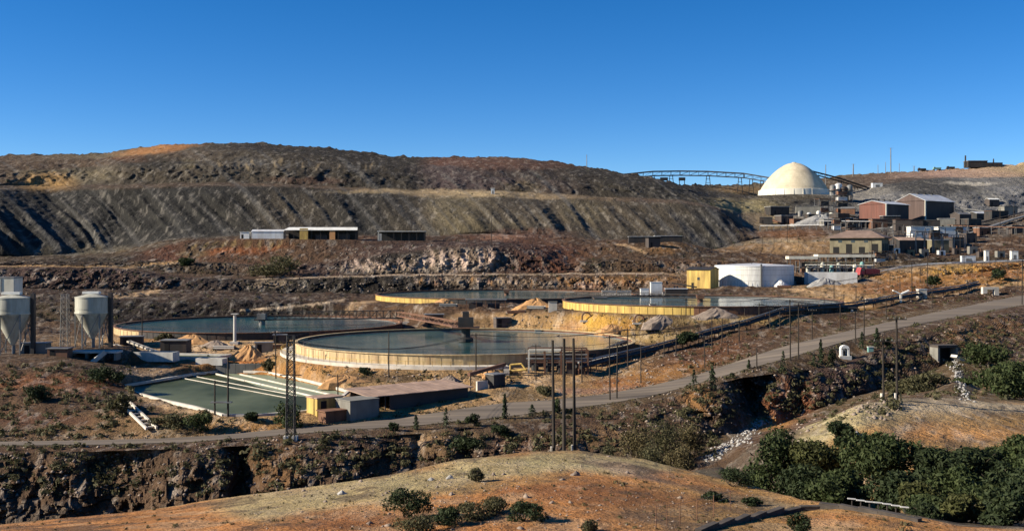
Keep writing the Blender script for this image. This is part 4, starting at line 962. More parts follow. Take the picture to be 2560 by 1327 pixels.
# ------------------------------------------------------------------ long shed and huts by the road
def corr(m, p0, ux, uy, L, Wd, th, n):
    pass
b = on(1045, 178); b = Vector((PX(1052, 180), 180, ground(PX(1052, 180), 180)))
Lf = Vector((PX(930, 173.5), 173.5, 0)); Rt = Vector((PX(1170, 186), 186, 0))
rz = math.atan2(Rt.y - Lf.y, Rt.x - Lf.x); L = (Rt - Lf).length; g = min(ground(Lf.x, Lf.y), ground(Rt.x, Rt.y))
t = thing("long_shed", "long low shed with brown sheet roof beside the haul road", "shed", (Lf.x, Lf.y, g), rz)
MB().box(3.4, L, .0, .25, -.4, 2.35).build("front_wall", M['darkwall'], t)  # dark cladding colours the shed walls as if in shadow
MB().box(0, L, 6.2, 6.4, -.4, 2.9).build("rear_wall", M['darkwall'], t)
MB().box(L - .2, L, .25, 6.2, -.4, 2.5).build("end_wall", M['darkwall'], t)
n_ = 14
for k in range(n_):
    x0 = -.9 + (L + 1.5) * k / n_; x1 = -.9 + (L + 1.5) * (k + 1) / n_ - .03
    dz_ = .02 * (k % 2)
    MB().add([(x0, -.8, 2.42 + dz_), (x1, -.8, 2.42 + dz_), (x1, 7, 3.05 + dz_), (x0, 7, 3.05 + dz_), (x0, -.8, 2.54 + dz_), (x1, -.8, 2.54 + dz_), (x1, 7, 3.17 + dz_), (x0, 7, 3.17 + dz_)],
             [(0, 3, 2, 1), (4, 5, 6, 7), (0, 1, 5, 4), (1, 2, 6, 5), (2, 3, 7, 6), (3, 0, 4, 7)]).build("roof_sheet", M['brownroof'], t)
for xx in (.1, 1.3, 2.5):
    MB().box(xx, xx + .16, .05, .21, -.4, 2.42).build("post", M['dark'], t)
MB().box(.3, 3.2, 3.4, 4.2, -.3, 1.3).build("bench", M['dark'], t)
def hut(px, D, w, d, h, rz, label, wall='block', roof='brownroof', rh=.5, kind='flat', cat="hut", name="small_hut", doors=1, base=None, wins=0, over=.25):
    b = on(px, D) if base is None else base
    t = thing(name, label, cat, b, rz)
    MB().box(-w / 2, w / 2, -d / 2, d / 2, -.6, h).build("wall", M[wall], t)
    o_ = over
    if kind == 'flat':
        MB().box(-w / 2 - o_, w / 2 + o_, -d / 2 - o_, d / 2 + o_, h + .003, h + .16).build("roof", M[roof], t)
    elif kind == 'gable':   # ridge along x
        MB().add([(-w / 2 - o_, -d / 2 - o_, h - .02), (w / 2 + o_, -d / 2 - o_, h - .02), (w / 2 + o_, 0, h + rh), (-w / 2 - o_, 0, h + rh)] + [(-w / 2 - o_, -d / 2 - o_, h + .1), (w / 2 + o_, -d / 2 - o_, h + .1), (w / 2 + o_, 0, h + rh + .12), (-w / 2 - o_, 0, h + rh + .12)],
                 [(0, 3, 2, 1), (4, 5, 6, 7), (0, 1, 5, 4), (1, 2, 6, 5), (3, 0, 4, 7)]).build("roof_slope", M[roof], t)
        MB().add([(-w / 2 - o_, d / 2 + o_, h - .02), (w / 2 + o_, d / 2 + o_, h - .02), (w / 2 + o_, 0, h + rh), (-w / 2 - o_, 0, h + rh)] + [(-w / 2 - o_, d / 2 + o_, h + .1), (w / 2 + o_, d / 2 + o_, h + .1), (w / 2 + o_, 0, h + rh + .121), (-w / 2 - o_, 0, h + rh + .121)],
                 [(0, 1, 2, 3), (4, 7, 6, 5), (0, 4, 5, 1), (1, 5, 6, 2), (3, 7, 4, 0)]).build("roof_slope", M[roof], t)
        for sx in (-1, 1):
            x_ = sx * w / 2 * .998
            MB().add([(x_, -d / 2, h), (x_, d / 2, h), (x_, 0, h + rh * .98)], [(0, 1, 2)]).build("gable_end", M[wall], t)
    elif kind == 'hip':
        k_ = min(w, d) * .42; e = o_
        MB().add([(-w / 2 - e, -d / 2 - e, h), (w / 2 + e, -d / 2 - e, h), (w / 2 + e, d / 2 + e, h), (-w / 2 - e, d / 2 + e, h), (-w / 2 + k_, 0, h + rh), (w / 2 - k_, 0, h + rh), (-w / 2 - e, -d / 2 - e, h - .25), (w / 2 + e, -d / 2 - e, h - .25), (w / 2 + e, d / 2 + e, h - .25), (-w / 2 - e, d / 2 + e, h - .25)],
                 [(0, 1, 5, 4), (1, 2, 5), (2, 3, 4, 5), (3, 0, 4), (0, 6, 7, 1), (1, 7, 8, 2), (2, 8, 9, 3), (3, 9, 6, 0), (6, 9, 8, 7)]).build("roof", M[roof], t)
    for k in range(doors):
        dx = -w * .25 + k * w * .5
        MB().box(dx - .5, dx + .5, -d / 2 - .04, -d / 2 + .05, -.3, min(2.1, h - .3)).build("door", M['black'], t)
    for k in range(wins):
        wx_ = -w / 2 + w * (k + .7) / (wins + .4)
        MB().box(wx_ - .5, wx_ + .5, -d / 2 - .04, -d / 2 + .05, h * .45, h * .45 + 1.0).build("window", M['glass'], t)
    return t
hut(812, 172, 4.6, 3.2, 2.5, rz, "yellow-walled hut with flat roof left of the long shed", 'yellow', 'brownroof', over=.12)
hut(832, 168.2, 3.8, 2.2, 1.5, rz, "low dark red lean-to in front of the yellow hut", 'rust', 'rust', doors=0)
hut(893, 171, 5.2, 4.2, 2.6, rz, "grey block hut between yellow hut and long shed", 'block', 'block', over=.1, doors=0)
hut(1238, 194, 2.6, 2.4, 2.2, rz, "dark small hut with pale door right of the long shed", 'dark', 'steel', over=.15, doors=0)
A = on(1172, 192); B = on(1262, 204); t = thing("pipe_gantry", "rusty beam on posts between long shed and steel frame", "gantry", A)
MB().bar((0, 0, 2.9), (B - A) + Vector((0, 0, 2.9)), .5, .6).build("beam", M['rust'], t)
for k in (.05, .5, .95):
    c_ = (B - A) * k; MB().bar((c_.x, c_.y, c_.z - .3), (c_.x, c_.y, c_.z + 2.7), .2).build("post", M['dark'], t)
A = on(1205, 192); t = thing("stone_kerb_wall", "pale stub wall beside the dark small hut", "wall", A, rz)
MB().box(-1.2, 1.2, -.2, .2, -.4, 1.5).build("panel", M['conc'], t)
# concrete stair by the road
A = on(322, 176); B = on(392, 163); t = thing("concrete_stair", "pale concrete stair flume beside the road at the left", "stairs", A)
d_ = B - A; n_ = 8; sd_ = Vector((-d_.y, d_.x, 0)).normalized()
for s_ in (0, 1):
    of = sd_ * (-1.5 * s_); MB().bar(of + Vector((0, 0, .45)), d_ + of + Vector((0, 0, .35)), .28, .4).build("side_beam", M['conc'], t)
for k in range(n_):
    c_ = d_ * ((k + .5) / n_) + Vector((0, 0, .3)); MB().bar(c_ + sd_ * -.18, c_ + sd_ * -1.32, .45, .2).build("step", M['conc'], t)
# H-frame
A = on(570, 168); h1 = ZY(893, 168) - A.z; t = thing("transformer_frame", "two dark poles carrying a platform in front of the green pond", "pole", A)
x2 = PX(537, 168) - A.x; h2 = ZY(950, 168) - A.z; zp = ZY(1005, 168) - A.z
MB().tube((0, 0, -.5), (0, 0, h1), .17, .12, 8).build("post", M['wood'], t); MB().tube((x2, 0, -.5), (x2, 0, h2), .15, .11, 8).build("post", M['wood'], t)
MB().cbox(x2 / 2, 0, zp, 3.2, .9, .16).build("platform", M['steel'], t); MB().bar((x2, 0, h2 - .4), (0, 0, h2 - .4), .14).build("crossarm", M['wood'], t)
MB().bar((0, 0, h1 - .6), (1.6, 0, h1 + 1.0), .1).build("strut", M['wood'], t)

# ------------------------------------------------------------------ pump station frame and yellow pipework
A = on(1395, 208); A.x = PX(1395, 208); t = thing("pump_station_frame", "steel pump station frame with pale top beam at the near thickener", "frame", A)
xl = PX(1322, 208) - A.x; xr = PX(1470, 208) - A.x; zt = ZY(874, 208) - A.z
for xx in (xl, xl * .45, .6, xr * .55, xr):
    for yy in (0, 4):
        MB().bar((xx, yy, -.4), (xx, yy, zt), .3).build("column", M['cream'] if xx == xl and yy == 0 else M['rust'], t)
MB().bar((xl, 0, zt), (PX(1402, 208) - A.x, 0, zt), .35, .4).build("top_beam", M['cream'], t)
MB().bar((PX(1402, 208) - A.x, 0, zt - .05), (xr, 0, zt - .05), .28).bar((xl, 4, zt), (xr, 4, zt), .28).build("rear_beam", M['rust'], t)
MB().bar((xl, 0, zt * .5), (xr, 0, zt * .5), .22).bar((xl, 4, zt * .5), (xr, 4, zt * .5), .22).build("mid_beam", M['rust'], t)
for k in range(4):
    xx = xl + 1.2 + k * 2.4
    MB().tube((xx, 1.8, -.3), (xx, 1.8, 1.6), .7, .7, 12).tube((xx, 1.8, 1.6), (xx, 1.8, 2.6), .25, .25, 8).build("pump", M['dark'], t)
MB().tube((xl - .5, .8, 2.9), (xr + 1, .8, 2.9), .22, .22, 8).tube((xl, 2.6, 3.5), (xr, 2.6, 3.5), .18, .18, 8).build("pipe", M['steel'], t)
MB().box(xr * .3, xr * .9, 1, 3.2, -.3, 2.4).build("tank", M['darkwall'], t)
A = on(1292, 207); t = thing("yellow_pipework", "yellow pipework and platform left of the pump station frame", "pipework", A)
MB().tube((-1.9, 0, .5), (1.8, -.6, .9), .22, .22, 8).tube((-1.2, .4, 0), (-1.2, .4, 1.7), .2, .2, 8).tube((-1.2, .4, 1.7), (.9, .2, 1.9), .2, .2, 8).tube((.9, .2, 1.9), (1.9, -.2, .6), .18, .18, 8).build("pipe", M['yellow'], t)
MB().box(-2.6, -1.4, -.9, .1, -.3, .9).build("valve_box", M['conc'], t)
for lab, a, c in [("dark inclined conveyor behind the pump station frame", (1475, 892, 222), (1562, 856, 244)), ("pale inclined conveyor below the dark one by the pump station", (1478, 906, 216), (1540, 888, 226))]:
    A = P(*a); B = P(*c); g = ground(A.x, A.y); t = thing("inclined_conveyor", lab, "conveyor", (A.x, A.y, g))
    MB().bar((0, 0, A.z - g), (B.x - A.x, B.y - A.y, B.z - g), 1.2, .9 if 'dark' in lab[:5] else .4).build("gallery", M['dark'] if 'dark' in lab[:5] else M['whitec'], t)
    for k in (.1, .6, .95):
        c_ = A.lerp(B, k); MB().bar((c_.x - A.x, c_.y - A.y, ground(c_.x, c_.y) - g - .3), (c_.x - A.x, c_.y - A.y, c_.z - g), .22).build("support", M['rust'], t)
# pipe rack climbing beside the road
path = [(1452, 207), (1510, 215), (1570, 223), (1640, 232), (1710, 240), (1790, 248), (1870, 256), (1960, 266), (2050, 277), (2140, 289), (2230, 302), (2320, 318), (2400, 334), (2450, 346)]
pts = []
for px, D in path:
    p = on(px, D); pts.append(Vector((p.x, p.y, p.z + 1.3)))
t = thing("pipe_rack", "long dark pipe rack on trestles climbing beside the haul road", "pipeline", pts[0] - Vector((0, 0, 1.3)))
O_ = t.location.copy()
for dx, dz, mt, r_ in ((0, 0, 'dark', .34), (1.1, .1, 'dark', .3), (.5, .85, 'steel', .2)):
    m = MB()
    for a, c in zip(pts, pts[1:]):
        sdv = Vector(((c - a).y, -(c - a).x, 0)).normalized() * -dx
        m.tube(a + sdv + Vector((0, 0, dz)) - O_, c + sdv + Vector((0, 0, dz)) - O_, r_, r_, 8)
    m.build("pipe", M[mt], t)
for a, c in zip(pts, pts[1:]):
    for k in (0, .5):
        p = a.lerp(c, k) - O_; m = MB()
        m.bar((p.x - .5, p.y - .4, p.z - 2.2), (p.x - .3, p.y - .4, p.z + .9), .16).bar((p.x + .9, p.y + 1.2, p.z - 2.2), (p.x + .7, p.y + 1.2, p.z + .9), .16).bar((p.x - .5, p.y - .5, p.z - .42), (p.x + .9, p.y + 1.3, p.z - .42), .18)
        m.build("trestle", M['rust'], t)
# equipment behind the bright yellow thickener
def eq_box(px, py, D, w, d, label, mat, cat="box", h=None, extra=None, name="pump_house"):
    b = on(px, D); H = (ZY(py, D) - b.z) if h is None else h
    t = thing(name, label, cat, b)
    MB().box(-w / 2, w / 2, -d / 2, d / 2, -.4, H).build("wall", M[mat], t)
    MB().box(-w / 2 - .1, w / 2 + .1, -d / 2 - .1, d / 2 + .1, H + .002, H + .15).build("roof", M['galv'], t)
    MB().box(-w * .2, w * .2, -d / 2 - .04, -d / 2 + .02, 0, min(2.1, H * .6)).build("door", M['steel'], t)
    return t
eq_box(1611, 722, 350, 2.6, 2.2, "small white cabinet behind the bright yellow thickener", 'white')
eq_box(1640, 706, 356, 3.6, 3, "tall pale machinery house behind the bright yellow thickener", 'galv')
eq_box(1690, 722, 352, 7, 3, "dark sloping machinery shed behind the bright yellow thickener", 'dark')
for px, lab in ((1522, "left pale block wall behind the bright yellow thickener"), (1560, "right pale block wall behind the bright yellow thickener")):
    b = on(px, 357); t = thing("block_wall", lab, "wall", b); hh = ZY(727, 357) - b.z
    MB().box(-2.3, 2.3, -.3, .3, -.4, hh).build("panel", M['conc'], t); MB().box(-2.4, 2.4, -.4, .4, hh + .002, hh + .15).build("coping", M['whitec'], t)
A = on(1665, 351); t = thing("valve_manifold", "pipes and valves between the pale and dark machinery houses", "pipework", A)
for k in range(5):
    MB().tube((-2 + k, 0, 0), (-2 + k, 0, 2.2 + (k % 3) * .7), .16, .16, 8).build("riser", M['galv'] if k % 2 else M['steel'], t)
MB().tube((-2.6, 0, 1.6), (2.6, 0, 1.2), .2, .2, 8).build("header_pipe", M['galv'], t)
# small arch-shaped hoops against the yellow wall
for px, py, lab in ((1466, 775, "dark pipe hoop at the left of the bright yellow wall"), (1598, 776, "dark pipe hoop at the middle of the bright yellow wall")):
    D_ = 280 if px < 1500 else 269.5
    b = on(px, D_ - 1.2); t = thing("pipe_hoop", lab, "pipe", b); m = MB(); R_ = 1.1; pr = None
    for k in range(9):
        an = math.pi * k / 8; c_ = Vector((math.cos(an) * R_, 0, 1.0 + math.sin(an) * R_))
        if pr:
            m.tube(pr, c_, .2, .2, 8)
        pr = c_
    m.tube((R_, 0, -.2), (R_, 0, 1), .2).tube((-R_, 0, -.2), (-R_, 0, 1), .2).build("pipe_bend", M['rust'], t)
    MB().box(-1.6, 1.6, -.4, .4, -.3, .15).build("base_block", M['conc'], t)
for px, D_, w_, lab in ((1382, 294, 2.2, "concrete block on the bank beside the sandy mound"), (1345, 283, 1.6, "short brown block at the foot of the sandy mound"), (1632, 276, 1.6, "upright concrete block at the right end of the yellow bank")):
    b = on(px, D_); o = tag(thing("concrete_block", lab, "block", b), lab, "block")
    MB().box(-w_ / 2, w_ / 2, -.8, .8, -.4, 2.3).build("body", M['conc'], o); MB().box(-w_ / 2 - .1, w_ / 2 + .1, -.9, .9, 2.302, 2.5).build("cap", M['block'], o)
A = on(1130, 318); t = thing("pump_shelter", "dark pump shelter with flat roof between the far tanks", "shelter", on(1215, 320))
MB().box(-6, 6, -1.6, 1.6, 2.3, 2.6).build("roof", M['steel'], t)
for k in range(5):
    MB().bar((-5.6 + k * 2.8, -1.4, -.3), (-5.6 + k * 2.8, -1.4, 2.3), .2).build("post", M['rust'], t)
MB().box(-5, -1, -.8, .9, -.3, 1.5).box(.5, 4, -.8, .9, -.3, 1.2).build("pump", M['dark'], t)
# ------------------------------------------------------------------ right-hand works
# white tank
b = Vector((PX(1885, 430), 430, ZY(714, 430))); r_ = 97 * 430 / F; h_ = ZY(664, 430) - b.z
t = thing("storage_tank", "large white cylindrical tank beside the yellow hut", "tank", b)
MB().lathe([(r_, -.6), (r_, h_)], 72).build("shell", M['white'], t, smooth=True)
MB().lathe([(r_ + .1, h_ - .25), (r_ + .1, h_ + .05), (r_ * .97, h_ + .25), (.02, h_ + 1.0)], 72).build("roof", M['galv'], t)
for z in (.28, .55, .8):
    MB().lathe([(r_ + .05, h_ * z), (r_ + .05, h_ * z + .12)], 72).build("seam_ring", M['whitec'], t)
m = MB()
for k in range(30):
    an = math.radians(195 + k * 5); m.bar((r_ * math.cos(an) * 1.05, r_ * math.sin(an) * 1.05, -.4), (r_ * math.cos(an) * 1.05, r_ * math.sin(an) * 1.05, 2.0), .08)
m.build("fence_post", M['steel'], t, kind="stuff")
MB().box(-1, -.4, -r_ - .7, -r_ - .05, -.3, h_ + .8).build("ladder", M['steel'], t)
# yellow hut
hut(1757, 418, 9.5, 8.5, 7.0, math.radians(-32), "yellow-walled hut with dark roof left of the white tank", 'yellow', 'dark', 1.0, 'gable', base=Vector((PX(1757, 418), 418, ZY(720, 418))), doors=1, wins=1, name="yellow_hut", over=.4)
b = on(1700, 412); t = thing("pipe_bridge", "dark pipe bridge running down left of the yellow hut", "pipeline", b)
MB().bar((-3, 0, 2.5), (6, -2, 1.0), .9, .5).build("gallery", M['dark'], t)
for k in (-2.5, 1.5, 5):
    MB().bar((k, -.6, -.8), (k, -.6, 2), .25).build("post", M['rust'], t)
# white-walled tank and process skid
b = Vector((PX(2082, 424), 424, ZY(711, 424))); t = thing("white_basin", "white-walled rectangular tank right of the white round tank", "tank", b, math.radians(-4))
w_ = 9.3; h_ = ZY(681, 424) - b.z
for nm, x0, x1, y0, y1 in (("wall", -w_, w_, 0, .4), ("wall", -w_, w_, 7.6, 8), ("wall", -w_, -w_ + .4, .4, 7.6), ("wall", w_ - .4, w_, .4, 7.6)):
    MB().box(x0, x1, y0, y1, -.5, h_).build(nm, M['white'], t)
MB().box(-w_ + .4, w_ - .4, .4, 7.6, -.4, h_ - .6).build("contents", M['pile'], t)
b = Vector((PX(2100, 448), 448, ZY(684, 448))); t = thing("process_skid", "row of pale pipes and vessels behind the white-walled tank", "machinery", b)
for k in range(9):
    xx = -13 + k * 3.2; hh = 2.2 + (k * 7 % 5) * .5
    MB().lathe([(.9, -.5), (.9, hh), (.5, hh + .6), (.02, hh + .75)], 14, xx, (k % 3) * 1.2).build("vessel", M[('silo', 'steel', 'cream', 'teal')[k % 4]], t)
for k in range(3):
    MB().tube((-14, -1 + k * 1.5, 2.4 + k * 1.1), (14, -1 + k * 1.5, 2.2 + k * 1.1), .28, .28, 8).build("pipe", M[('steel', 'cream', 'olivewall')[k]], t)
for k in range(8):
    MB().bar((-13.5 + k * 3.8, -1.6, -.5), (-13.5 + k * 3.8, -1.6, 4.8), .2).build("post", M['dark'], t)
# pale flat-roofed canopy
b = Vector((PX(2078, 470), 470, ground(PX(2078, 470), 470))); t = thing("canopy_roof", "long cream flat canopy in front of the hip-roofed hall", "canopy", b)
zc = ZY(636, 470) - b.z
MB().box(PX(1968, 470) - b.x, PX(2040, 470) - b.x, -3, 3, zc - 2.0, zc - .75).build("roof_slab", M['cream'], t)
MB().box(PX(2040, 470) - b.x + .05, PX(2182, 470) - b.x, -3, 4, zc - 1.2, zc).build("roof_slab", M['cream'], t)
for k in range(10):
    xx = (PX(1972, 470) - b.x) + k * 3.95
    for yy in (-2.7, 2.7):
        MB().bar((xx, yy, -.6), (xx, yy, zc - 1.2), .3).build("post", M['steel'], t)
MB().box(-14, 12, -1, 1.5, -.4, 2.0).build("machine_row", M['dark'], t)
# red truck
def truck(b, rz, label, body='redtruck', s=1.0, bed='redtruck', cat="truck", name="parked_truck", group=None):
    t = thing(name, label, cat, b, rz, group); t.scale = (s, s, s)
    cab = MB().add([(-3.4, -1.1, .8), (-1.6, -1.1, .8), (-1.6, 1.1, .8), (-3.4, 1.1, .8), (-3.2, -1.05, 2.0), (-1.65, -1.05, 2.9), (-1.65, 1.05, 2.9), (-3.2, 1.05, 2.0), (-2.8, -1.0, 2.9), (-2.8, 1.0, 2.9)],
             [(0, 3, 2, 1), (0, 1, 5, 8, 4), (3, 7, 9, 6, 2), (1, 2, 6, 5), (8, 5, 6, 9), (4, 8, 9, 7), (0, 4, 7, 3)]).build("cab", M[body], t)
    MB().box(-2.6, -1.9, -1.12, 1.12, 1.9, 2.6).build("window", M['glass'], cab)
    MB().box(-1.4, 3.6, -1.2, 1.2, 1.0, 2.4).build("bed", M[bed], t)
    MB().box(-3.3, 3.5, -.5, .5, .65, .98).build("chassis", M['dark'], t)
    for xx in (-2.6, 1.6, 2.8):
        for sy in (-1, 1):
            MB().tube((xx, sy * .85, .5), (xx, sy * 1.2, .5), .5, .5, 14).build("wheel", M['tyre'], t)
    return t
b = on(2168, 436); truck(b, math.radians(20), "faded red truck parked right of the white-walled tank", s=1.35)
# dome
b = Vector((PX(1985, 850), 850, ZY(491, 850))); Rd = 88 * 850 / F; Hd = ZY(406, 850) - b.z
t = thing("storage_dome", "large cream ore storage dome with white base ring", "dome", b)
MB().lathe([(Rd, -2), (Rd * .985, 4.6), (Rd * .95, 4.8)], 72).build("base_ring", M['domebase'], t, smooth=True)
prof = []
for k in range(15):
    u = (k / 14) ** .8 * (1 - 4.2 / Hd) + 4.2 / Hd; prof.append(((Rd - .1) * max(0, 1 - u ** 1.35) ** .6, Hd * u))
prof[-1] = (.05, Hd)
n_ = 36
for k in range(14):
    # one ring course of shell panels each
    m = MB(); (ra, za), (rb, zb) = prof[k], prof[k + 1]
    m.lathe([(ra, za), (rb + .04, zb - .04)], 72)
    m.build("shell_course", M['dome'], t, smooth=True)
MB().lathe([(1.8, Hd - .6), (1.5, Hd - .1), (.05, Hd + .15)], 24).build("crown_cap", M['dome'], t)
m = MB()
for k in range(24):
    an = math.radians(15 * k); m.box(0, 0, 0, 0, 0, 0) if False else None
    m.bar(((Rd + .1) * math.cos(an), (Rd + .1) * math.sin(an), -1), ((Rd * .985) * math.cos(an), (Rd * .985) * math.sin(an), 4.5), .35)
m.build("pilaster", M['domebase'], t)
# conveyor bridge to the dome
def conveyor(path, label, depth, w, supports, mat='dark', name="conveyor_bridge"):
    pp = [P(*q) for q in path]; g0 = ground(pp[0].x, pp[0].y); t = thing(name, label, "conveyor", (pp[0].x, pp[0].y, g0)); O = t.location.copy()
    m1 = MB(); m2 = MB(); m3 = MB()
    for a, c in zip(pp, pp[1:]):
        a = a - O; c = c - O; d = c - a; sdv = Vector((-d.y, d.x, 0)).normalized() * w / 2
        m1.bar(a, c, w, depth * .28); m2.bar(a - Vector((0, 0, depth)), c - Vector((0, 0, depth)), w * .9, depth * .22)
        n = max(2, int(d.length / (depth * 2)))
        for i in range(n + 1):
            p = a.lerp(c, i / n)
            for s in (-1, 1):
                m3.bar(p + sdv * s, p + sdv * s - Vector((0, 0, depth)), depth * .07)
                if i < n:
                    m3.bar(p + sdv * s - Vector((0, 0, depth)), a.lerp(c, (i + 1) / n) + sdv * s, depth * .05)
    m1.build("roof", M[mat], t); m2.build("deck", M[mat], t); m3.build("truss_web", M[mat], t)
    for px in supports:
        for a, c, qa, qc in zip(pp, pp[1:], path, path[1:]):
            if min(qa[0], qc[0]) <= px <= max(qa[0], qc[0]):
                p = a.lerp(c, (px - qa[0]) / (qc[0] - qa[0])); gz = ground(p.x, p.y)
                m = MB()
                for s in (-1, 1):
                    m.bar((p.x - O.x + s * w * .7, p.y - O.y, gz - O.z - .5), (p.x - O.x + s * w * .35, p.y - O.y, p.z - O.z - depth), w * .16)
                for z_ in (.35, .7):
                    zz = gz + (p.z - depth - gz) * z_; m.bar((p.x - O.x - w * .6, p.y - O.y, zz - O.z), (p.x - O.x + w * .6, p.y - O.y, zz - O.z), w * .1)
                m.build("support_tower", M[mat], t); break
    return t
conveyor([(1560, 436, 884), (1632, 429, 884), (1700, 428, 884), (1770, 429, 880), (1860, 434, 872), (1925, 445, 862), (1965, 440 - 20, 852)], "long dark conveyor bridge on stilts reaching the cream dome", 3.4, 3.0, [1632, 1678, 1770, 1850, 1878, 1905])
conveyor([(2030, 428, 850), (2100, 446, 858), (2160, 466, 868), (2185, 476, 872)], "dark inclined conveyor descending right behind the cream dome", 2.2, 2.6, [2100, 2140, 2170])
t = thing("transfer_station", "small dark transfer platforms under the conveyor bridge", "machinery", on(1690, 884))
zb = ZY(444, 884) - t.location.z
for px, w_ in ((1660, 6), (1705, 5)):
    x_ = PX(px, 884) - t.location.x
    MB().box(x_ - w_ / 2, x_ + w_ / 2, -1.5, 1.5, zb - 2.4, zb).build("platform_box", M['dark'], t)
    for s in (-1, 1):
        MB().bar((x_ + s * w_ * .4, 0, -.6), (x_ + s * w_ * .4, 0, zb - 2.4), .5).build("leg", M['dark'], t)
# tank cluster right of the dome
for k, (px, top, D, w_, mt, lab) in enumerate([(2082, 462, 790, 4.5, 'steel', "leftmost grey tower vessel right of the cream dome"), (2096, 458, 795, 5, 'galv', "pale tower vessel second from the cream dome"), (2110, 466, 790, 4.5, 'dark', "dark tower vessel third from the cream dome"), (2124, 462, 795, 4, 'steel', "rightmost grey tower vessel by the cream dome")]):
    b = on(px, D); hh = ZY(top, D) - b.z; t = thing("tower_vessel", lab, "tank", b, 0, "tower vessels beside the dome")
    MB().lathe([(w_ / 2, hh * .35), (w_ / 2, hh * .93), (w_ * .2, hh), (.02, hh)], 18).build("shell", M[mt], t, smooth=True)
    for s in range(4):
        an = math.radians(45 + 90 * s); MB().bar((w_ * .45 * math.cos(an), w_ * .45 * math.sin(an), -.5), (w_ * .45 * math.cos(an), w_ * .45 * math.sin(an), hh * .4), .4).build("leg", M['dark'], t)
    MB().box(-w_ * .7, w_ * .7, -w_ * .6, w_ * .6, hh * .62, hh * .62 + .3).build("platform", M['dark'], t)
# low dark sheds under the dome
hut(1942, 745, 14, 8, 5, .3, "low dark shed with pale roof edge below the dome", 'dark', 'galv', base=on(1942, 735), name="crusher_shed", doors=1, cat="shed")
hut(2010, 738, 16, 8, 5, -.2, "long grey crusher shed below the dome's right side", 'block', 'steel', base=on(2020, 742), name="crusher_shed", doors=1, cat="shed")
hut(2098, 715, 10, 8, 7, .5, "dark square shed left of the red mill building", 'dark', 'steel', base=on(2098, 700), name="crusher_shed", doors=0, cat="shed")
eq_box(2192, 470, 880, 8, 4, "small white box on the slope behind the mill", 'white', h=3.2, name="white_cabin", cat="cabin")
M['brownwall'] = mat_plain("brown_cladding", (.095, .065, .056), .85, .3, .3, dirt=(.055, .04, .037), stretch=(1, 1, .12))
# red mill buildings
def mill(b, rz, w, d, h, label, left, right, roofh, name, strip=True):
    """w: lit short end (local -x face), d: long front (local -y face) with its shade in the cladding colour"""
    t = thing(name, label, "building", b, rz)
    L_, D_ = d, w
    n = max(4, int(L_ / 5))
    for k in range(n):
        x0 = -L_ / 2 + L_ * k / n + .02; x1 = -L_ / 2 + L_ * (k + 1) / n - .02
        MB().box(x0, x1, -D_ / 2 - .0, -D_ / 2 + .4, -1, h + .02 * (k % 2)).build("cladding_panel", M[right], t)  # front panels take a darker cladding that paints in their shade
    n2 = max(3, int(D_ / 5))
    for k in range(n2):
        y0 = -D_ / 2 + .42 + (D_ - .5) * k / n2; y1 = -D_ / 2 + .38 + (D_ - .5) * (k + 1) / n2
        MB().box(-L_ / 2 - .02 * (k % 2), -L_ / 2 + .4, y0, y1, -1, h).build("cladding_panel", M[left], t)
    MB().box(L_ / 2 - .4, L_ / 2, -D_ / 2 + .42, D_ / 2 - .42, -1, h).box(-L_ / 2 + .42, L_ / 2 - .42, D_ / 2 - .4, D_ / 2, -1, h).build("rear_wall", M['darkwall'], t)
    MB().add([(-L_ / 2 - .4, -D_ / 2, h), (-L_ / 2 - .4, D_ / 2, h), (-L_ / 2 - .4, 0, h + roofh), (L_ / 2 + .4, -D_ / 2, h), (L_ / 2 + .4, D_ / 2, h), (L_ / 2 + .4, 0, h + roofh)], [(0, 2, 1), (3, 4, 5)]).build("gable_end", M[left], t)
    for s in (-1, 1):
        MB().add([(-L_ / 2 - .5, s * (D_ / 2 + .8), h - .15), (L_ / 2 + .8, s * (D_ / 2 + .8), h - .15), (L_ / 2 + .8, 0, h + roofh + .25), (-L_ / 2 - .5, 0, h + roofh + .25),
                  (-L_ / 2 - .5, s * (D_ / 2 + .8), h + .02), (L_ / 2 + .8, s * (D_ / 2 + .8), h + .02), (L_ / 2 + .8, 0, h + roofh + .42 + .01 * s), (-L_ / 2 - .5, 0, h + roofh + .42 + .01 * s)],
                 [(0, 3, 2, 1), (4, 5, 6, 7), (0, 1, 5, 4), (1, 2, 6, 5), (3, 0, 4, 7)]).build("roof_slope", M['galv'], t)
    if strip:
        MB().box(-L_ / 2 - .3, -L_ / 2 + .9, -D_ / 2 - .35, -D_ / 2 - .02, -1, h).build("corner_strip", M['cream'], t)
    for k in range(3):
        MB().lathe([(.7, 0), (.7, .9), (.9, 1.0), (.02, 1.3)], 12, -L_ / 4 + k * L_ / 4, 0).build("roof_vent", M['dark'], t).location = (0, 0, h + roofh + .4)
    return t
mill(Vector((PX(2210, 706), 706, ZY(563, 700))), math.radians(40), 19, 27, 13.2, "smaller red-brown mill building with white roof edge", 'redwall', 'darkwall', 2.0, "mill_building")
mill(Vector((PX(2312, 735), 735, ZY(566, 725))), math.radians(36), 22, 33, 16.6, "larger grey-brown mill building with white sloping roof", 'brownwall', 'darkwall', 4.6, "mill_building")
M['hallroof'] = mat_plain("hall_roof", (.2, .14, .11), .85, .3, .3, dirt=(.12, .085, .07))
